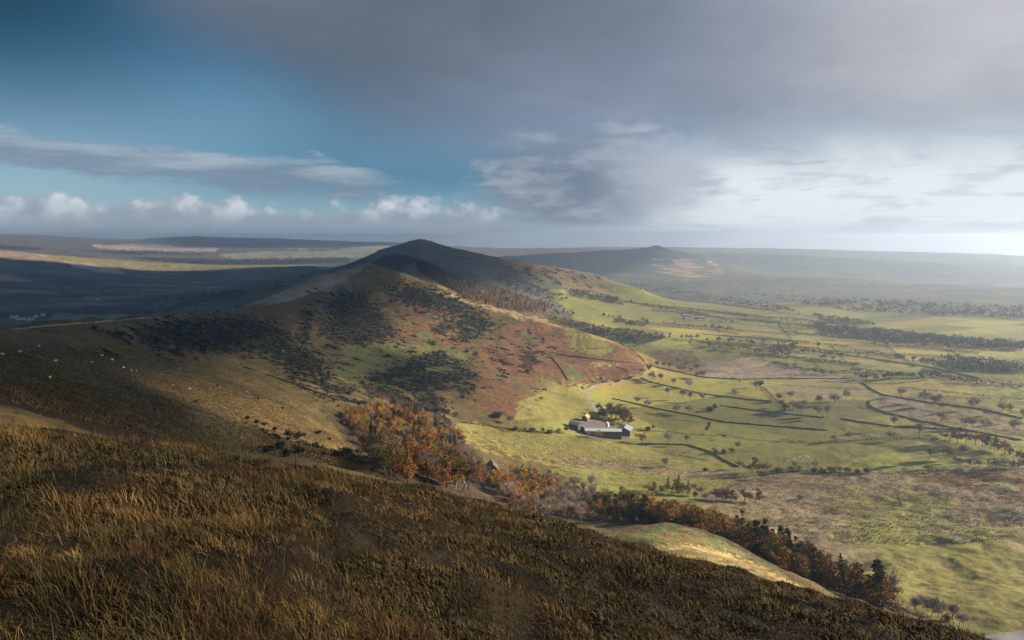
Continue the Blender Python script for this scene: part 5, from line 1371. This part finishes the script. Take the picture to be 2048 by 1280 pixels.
# wooden poles carrying the wire to the farm
for px, py, lab in ((1136,867,'wooden pole at the left end of the farm'), (1181,912,'wooden pole in the field below the farm'), (1266,935,'wooden pole below the lone pasture tree'), (838,760,'wooden pole in the dark scrub of the hillside')):
    x, y, z, r = hit(px, py, 200)
    root = empty('utility_pole', (float(x[0]), float(y[0]), float(z[0])), R(20)); tag(root, lab, 'utility pole')
    m = MB(); m.tube((0, 0, -.6), (0, 0, 9.2), .19, .14, 8); link('pole', m.mesh('pole'), M['barkpale'], root)
    m = MB(); m.box(-1., 1., -.07, .07, 8.5, 8.66); a_ = link('crossarm', m.mesh('crossarm'), M['barkpale'], root)
    for q in (-.8, .8):
        m = MB(); m.tube((q, 0, 8.66), (q, 0, 8.9), .07, .05, 6); link('insulator', m.mesh('insulator'), M['paint'], a_)

# ------------------------------------------------------------------ sheep
def sheep_mesh(grazing):
    """one skinned body: back, belly, four legs, neck and head"""
    vs_ = [(0, -.42, .62), (0, 0, .66), (0, .40, .64), (0, .56, .70 if not grazing else .56), (0, .74, .86 if not grazing else .30), (0, .92, .82 if not grazing else .12),
           (-.15, -.42, .40), (-.15, -.44, .02), (.15, -.42, .40), (.15, -.44, .02), (-.15, .36, .40), (-.15, .37, .02), (.15, .36, .40), (.15, .37, .02), (0, -.60, .56)]
    es = [(0, 1), (1, 2), (2, 3), (3, 4), (4, 5), (0, 6), (6, 7), (0, 8), (8, 9), (2, 10), (10, 11), (2, 12), (12, 13), (0, 14)]
    rd = [.27, .31, .26, .15, .12, .07, .09, .045, .09, .045, .085, .042, .085, .042, .06]
    me = bpy.data.meshes.new('sheep'); me.from_pydata(vs_, es, [])
    o = bpy.data.objects.new('tmp_sheep', me); COL.objects.link(o)
    md = o.modifiers.new('s', 'SKIN'); sv = me.skin_vertices[0].data
    for i, q in enumerate(rd): sv[i].radius = (q, q)
    sv[1].use_root = True
    o.modifiers.new('d', 'SUBSURF').levels = 1
    dg = bpy.context.evaluated_depsgraph_get(); out = bpy.data.meshes.new_from_object(o.evaluated_get(dg))
    bpy.data.objects.remove(o)
    b = bmesh.new(); b.from_mesh(out)
    for q in (-1, 1):                                     # ears
        hx, hy, hz = vs_[4]
        v = [b.verts.new((q * a, hy + c_, hz + d_)) for a, c_, d_ in ((.08, -.02, .04), (.22, -.05, .03), (.17, -.06, -.03), (.09, -.03, -.02))]
        b.faces.new(v)
    b.to_mesh(out); b.free()
    out.materials.append(M['fleece']); smooth(out)
    return out
def fleece(T, b):
    z = T.n('ShaderNodeTexCoord').outputs['Object']; sp = T.n('ShaderNodeSeparateXYZ'); T.put(sp.inputs[0], z)
    face = T.ss(sp.outputs[1], .66, .80)
    T.put(b.inputs['Base Color'], T.mix(face, T.mix(T.noise(z, 14, 3, .6), (.52, .48, .41), (.72, .68, .60)), (.12, .10, .085)))
M['fleece'] = material('fleece', fleece)
SHEEP = [sheep_mesh(True), sheep_mesh(False)]
def sheep(px, py, label, group, rmin=80):
    x, y, z, r = hit(px, py, rmin)
    if np.isnan(r[0]): return
    o = link('sheep', SHEEP[int(rng.random() < .3)]); o.location = (float(x[0]), float(y[0]), float(z[0]) - .02); o.rotation_euler = (0, 0, rng.uniform(0, 6.28)); o.scale = (1.25,) * 3
    tag(o, label, 'sheep', group)
for px, py in [(5,711),(40,705.5),(78,694),(112,724),(184,726),(204,713),(225,721),(100,758)]: sheep(px, py, 'white sheep scattered over the shaded slope under the ridge path', 'sheep on the shaded slope')
for px, py in [(247,737),(263,742.6),(273,744),(345,773),(379,779),(494,784.6),(499,788.5)]: sheep(px, py, 'white sheep on the sunlit grass beside the hillside wall', 'sheep on the sunlit grass')
for px, py in [(658,672),(667,676),(446,627),(406,654)]: sheep(px, py, 'tiny white sheep near the gorse under the first peak', 'sheep near the gorse')
for px, py in [(1575,922),(1579,921),(1583,919),(1587,917),(1590,919),(1597,917),(1600,915),(1603,919),(1606,917),(1609,914),(1612,916),(1615,913),(1617,916),(1605,921),(1596,924),(1601,925),(1590,923),(1636,921),(1622,919),(1586,921)]: sheep(px, py, 'white sheep of the flock in the field behind the dark oak', 'flock in the field behind the dark oak')
sheep(1355.5, 925.5, 'single white sheep in the pasture below the farm', None)
sheep(1072, 742, 'white sheep on the bracken spur, upper of the pair', None); sheep(1082, 743, 'white sheep on the bracken spur, lower of the pair', None)

# ------------------------------------------------------------------ rush and tussock clumps further down the slopes: one mass each
def clumps(name, polys, n, size, cols, label, rmin, rmax, per=7, spread=.5):
    rg = np.random.default_rng(len(name) + n); P_ = []
    for poly, w_ in polys:
        q = np.array(poly, float); m = int(n * w_)
        px = rg.uniform(q[:, 0].min(), q[:, 0].max(), m * 4); py = rg.uniform(q[:, 1].min(), q[:, 1].max(), m * 4); k = inside(px, py, poly)
        px, py = px[k][:m], py[k][:m]; x, y, z, r = hit(px, py, rmin, rmax); k = ~np.isnan(r)
        x, y, z = x[k], y[k], z[k]; k = fbm(x / 22, y / 22, 3) + .35 * rg.normal(size=len(x)) > -.05
        P_.append(np.stack([x[k], y[k], z[k]], 1))
    P_ = np.concatenate(P_); m = len(P_)
    s = np.repeat(size * rg.uniform(.6, 1.5, m), per); B = np.repeat(P_, per, 0)
    a = rg.uniform(0, 6.28, m * per); ln = s; out = np.stack([np.cos(a), np.sin(a), np.zeros(m * per)], 1)
    tip = B + out * (ln * rg.uniform(.25, .9, m * per) * spread * 1.6)[:, None] + np.array([0, 0, 1.]) * (ln * rg.uniform(.55, 1., m * per))[:, None]
    sd = np.stack([-np.sin(a), np.cos(a), np.zeros(m * per)], 1) * (ln * .33)[:, None]; B = B + out * (ln * .1)[:, None] - np.array([0, 0, .1])
    V = np.stack([B - sd, B + sd, tip + sd * .35, tip - sd * .35], 1).reshape(-1, 3)
    me = mesh_np(name, V, np.arange(len(V)), np.full(len(V) // 4, 4))
    c = np.repeat(np.array(cols)[rg.integers(0, len(cols), m)], per * 4, 0) * np.repeat(rg.uniform(.75, 1.25, (m, 1)), per * 4, 0)
    at_ = me.color_attributes.new('tint', 'FLOAT_COLOR', 'POINT'); at_.data.foreach_set('color', np.concatenate([c, np.ones((len(c), 1))], 1).astype(np.float32).ravel())
    tag(link(name, me, M['blade']), label, 'grass', None, 'stuff')
def blade_mat(T, b):
    c = T.n('ShaderNodeAttribute', _attribute_name='tint').outputs['Color']
    T.put(b.inputs['Base Color'], c)
    b.inputs['Roughness'].default_value = .7
M['blade'] = material('grass blades', blade_mat, .75, .2)
clumps('rush_clumps', [([(1390,1000),(1480,955),(1700,945),(2048,935),(2048,1075),(1900,1090),(1720,1090),(1640,1080),(1480,1035)], 1.)], 12000, .5, [(.12, .09, .05), (.15, .11, .065), (.12, .11, .04), (.14, .13, .045)], 'rushes and dead bracken over the rough lower pasture', 300, 900)
clumps('pasture_tufts', [([(1100,905),(1420,935),(1540,950),(1400,995),(1150,990)], .4), ([(900,850),(1200,880),(1350,940),(1080,925),(960,900)], .5)], 16000, .42, [(.11, .11, .03), (.14, .12, .035), (.09, .08, .03)], 'rough tufts in the lower pastures', 300, 1100)
clumps('hill_tussocks', [([(0,690),(330,700),(700,790),(740,935),(480,905),(330,885),(0,800)], 1.), ([(480,850),(740,930),(800,965),(560,905)], .3)], 30000, .5, [(.11, .074, .027), (.145, .10, .038), (.08, .055, .02)], 'straw coloured tussocks over the near hillside', 45, 900)

# ------------------------------------------------------------------ the grass at our feet
def meadow():
    rg = np.random.default_rng(99)
    def field(n, r0, r1, pw):
        t = rg.random(n); r = (r0 ** pw + (r1 ** pw - r0 ** pw) * t) ** (1 / pw)
        a = rg.uniform(-1, 1, n) * (R(41) + R(22) * np.clip((9 - r) / 6, 0, 1))
        return np.sin(a) * r, np.cos(a) * r, r
    xs, ys, hs, ws, leans, cols, dirs = [], [], [], [], [], [], []
    wind = R(112)                                          # blades lie over towards the left, away from the sun side
    turf = np.array([(.024, .018, .006), (.040, .030, .009), (.056, .036, .011), (.050, .024, .008), (.090, .056, .018)])
    straw = np.array([(.13, .072, .020), (.19, .115, .036), (.090, .038, .011), (.070, .058, .014), (.25, .165, .062)])
    def patch(x, y, rg):
        """which sort of growth: moss, olive turf, bracken litter, gold bent"""
        return fbm(x / 2.4, y / 2.4, 3) * 1.3 + fbm(x / .7 + 3, y / .7, 2) * .5
    # short turf, longer on the hummocks
    x, y, r = field(1150000, 1.3, 47, .8); n = len(x)
    pt_ = patch(x, y, rg); hum = np.abs(fbm(x / 1.5, y / 1.5, 2))
    xs.append(x); ys.append(y); hs.append(rg.uniform(.03, .065, n) * (.7 + .9 * sstep(0, .4, hum))); ws.append(.0026 + .0012 * r); leans.append(rg.uniform(.3, 1.25, n)); dirs.append(rg.normal(size=n) * 1.2 - math.pi / 2 - .3)
    ci = np.clip(np.floor(2. + 3.2 * pt_ + rg.normal(size=n) * .75), 0, 4).astype(int)
    cols.append(turf[ci] * rg.uniform(.6, 1.4, (n, 1)) * (.55 + 1.1 * sstep(0, .35, hum))[:, None])
    # tussocks: domes of arching blades, in drifts
    tx, ty, tr = field(16000, 1.5, 48, .78)
    den = fbm(tx / 2.2 + 4, ty / 2.2, 3); k = rg.random(len(tx)) < .30 + 2.1 * den
    tx, ty, tr = tx[k], ty[k], tr[k]; m = len(tx)
    nb = np.clip((190 / (1 + tr * .14)).astype(int), 26, 190); idx = np.repeat(np.arange(m), nb); n = len(idx)
    big = rg.random(m) ** 2.2
    rad = .07 + .17 * big; hh = .05 + .095 * big + rg.uniform(0, .03, m)
    a = rg.uniform(0, 6.28, n); f = np.sqrt(rg.random(n)); q = f * rad[idx]
    xs.append(tx[idx] + np.cos(a) * q); ys.append(ty[idx] + np.sin(a) * q); r = tr[idx]
    hs.append(hh[idx] * (1.25 - .55 * f) * rg.uniform(.6, 1.2, n)); ws.append(.0012 + .00048 * r); leans.append(.15 + f * rg.uniform(.5, 1.6, n))
    dirs.append(np.where(rg.random(n) < .35, -math.pi / 2 - .3 + rg.normal(size=n) * .6, math.pi / 2 - a))
    tp = patch(tx, ty, rg); base_t = np.where(tp > .2, rg.choice([0, 1, 4, 1], m), np.where(tp < -.25, rg.choice([2, 3, 2, 0], m), rg.choice([0, 0, 1, 2, 3], m))); tone = rg.uniform(.55, 1.2, m)
    cols.append(straw[base_t[idx]] * (tone[idx] * (1.15 - .5 * f) * rg.uniform(.65, 1.35, n))[:, None])
    # tall fine stems
    x, y, r = field(2600, 1.8, 40, .8); n = len(x)
    xs.append(x); ys.append(y); hs.append(rg.uniform(.14, .28, n)); ws.append(.0018 + .0006 * r); leans.append(rg.uniform(.1, .5, n)); dirs.append(rg.uniform(0, 6.28, n)); cols.append(straw[3][None] * rg.uniform(.6, 1.1, (n, 1)))
    x = np.concatenate(xs); y = np.concatenate(ys); h = np.concatenate(hs); w_ = np.concatenate(ws); ln = np.concatenate(leans); dr = np.concatenate(dirs); col = np.concatenate(cols)
    z = gz(x, y); n = len(x)
    d = np.stack([np.sin(dr), np.cos(dr), np.zeros(n)], 1); fa = rg.uniform(0, 6.28, n); sd = np.stack([np.cos(fa), np.sin(fa), np.zeros(n)], 1) * (w_ * .5)[:, None]
    B = np.stack([x, y, z - .02], 1); up = np.array([0, 0, 1.])
    Mid = B + (h * .55)[:, None] * (up * np.cos(ln * .45)[:, None] + d * np.sin(ln * .45)[:, None])
    Tip = Mid + (h * .5)[:, None] * (up * np.cos(np.minimum(ln * 1.25, 1.9))[:, None] + d * np.sin(np.minimum(ln * 1.25, 1.9))[:, None])
    V = np.stack([B - sd, B + sd, Mid + sd * .8, Mid - sd * .8, Tip], 1).reshape(-1, 3)
    b = np.arange(n) * 5
    ff = np.stack([b, b + 1, b + 2, b + 3, b + 3, b + 2, b + 4], 1).ravel(); sz = np.tile([4, 3], n)
    me = mesh_np('grass', V, ff, sz)
    c = np.repeat(col, 5, 0)
    at_ = me.color_attributes.new('tint', 'FLOAT_COLOR', 'POINT'); at_.data.foreach_set('color', np.concatenate([c, np.ones((len(c), 1))], 1).astype(np.float32).ravel())
    tag(link('grass', me, M['blade']), 'rough moor grass and straw tussocks on the near brow', 'grass', None, 'stuff')
    print('blades', n)
meadow()
print('done', round(time.time() - T0, 1))

for o in S.objects:
    if len(str(o.get('label', '')).split()) > 16: print('LONG', o['label'], flush=True)
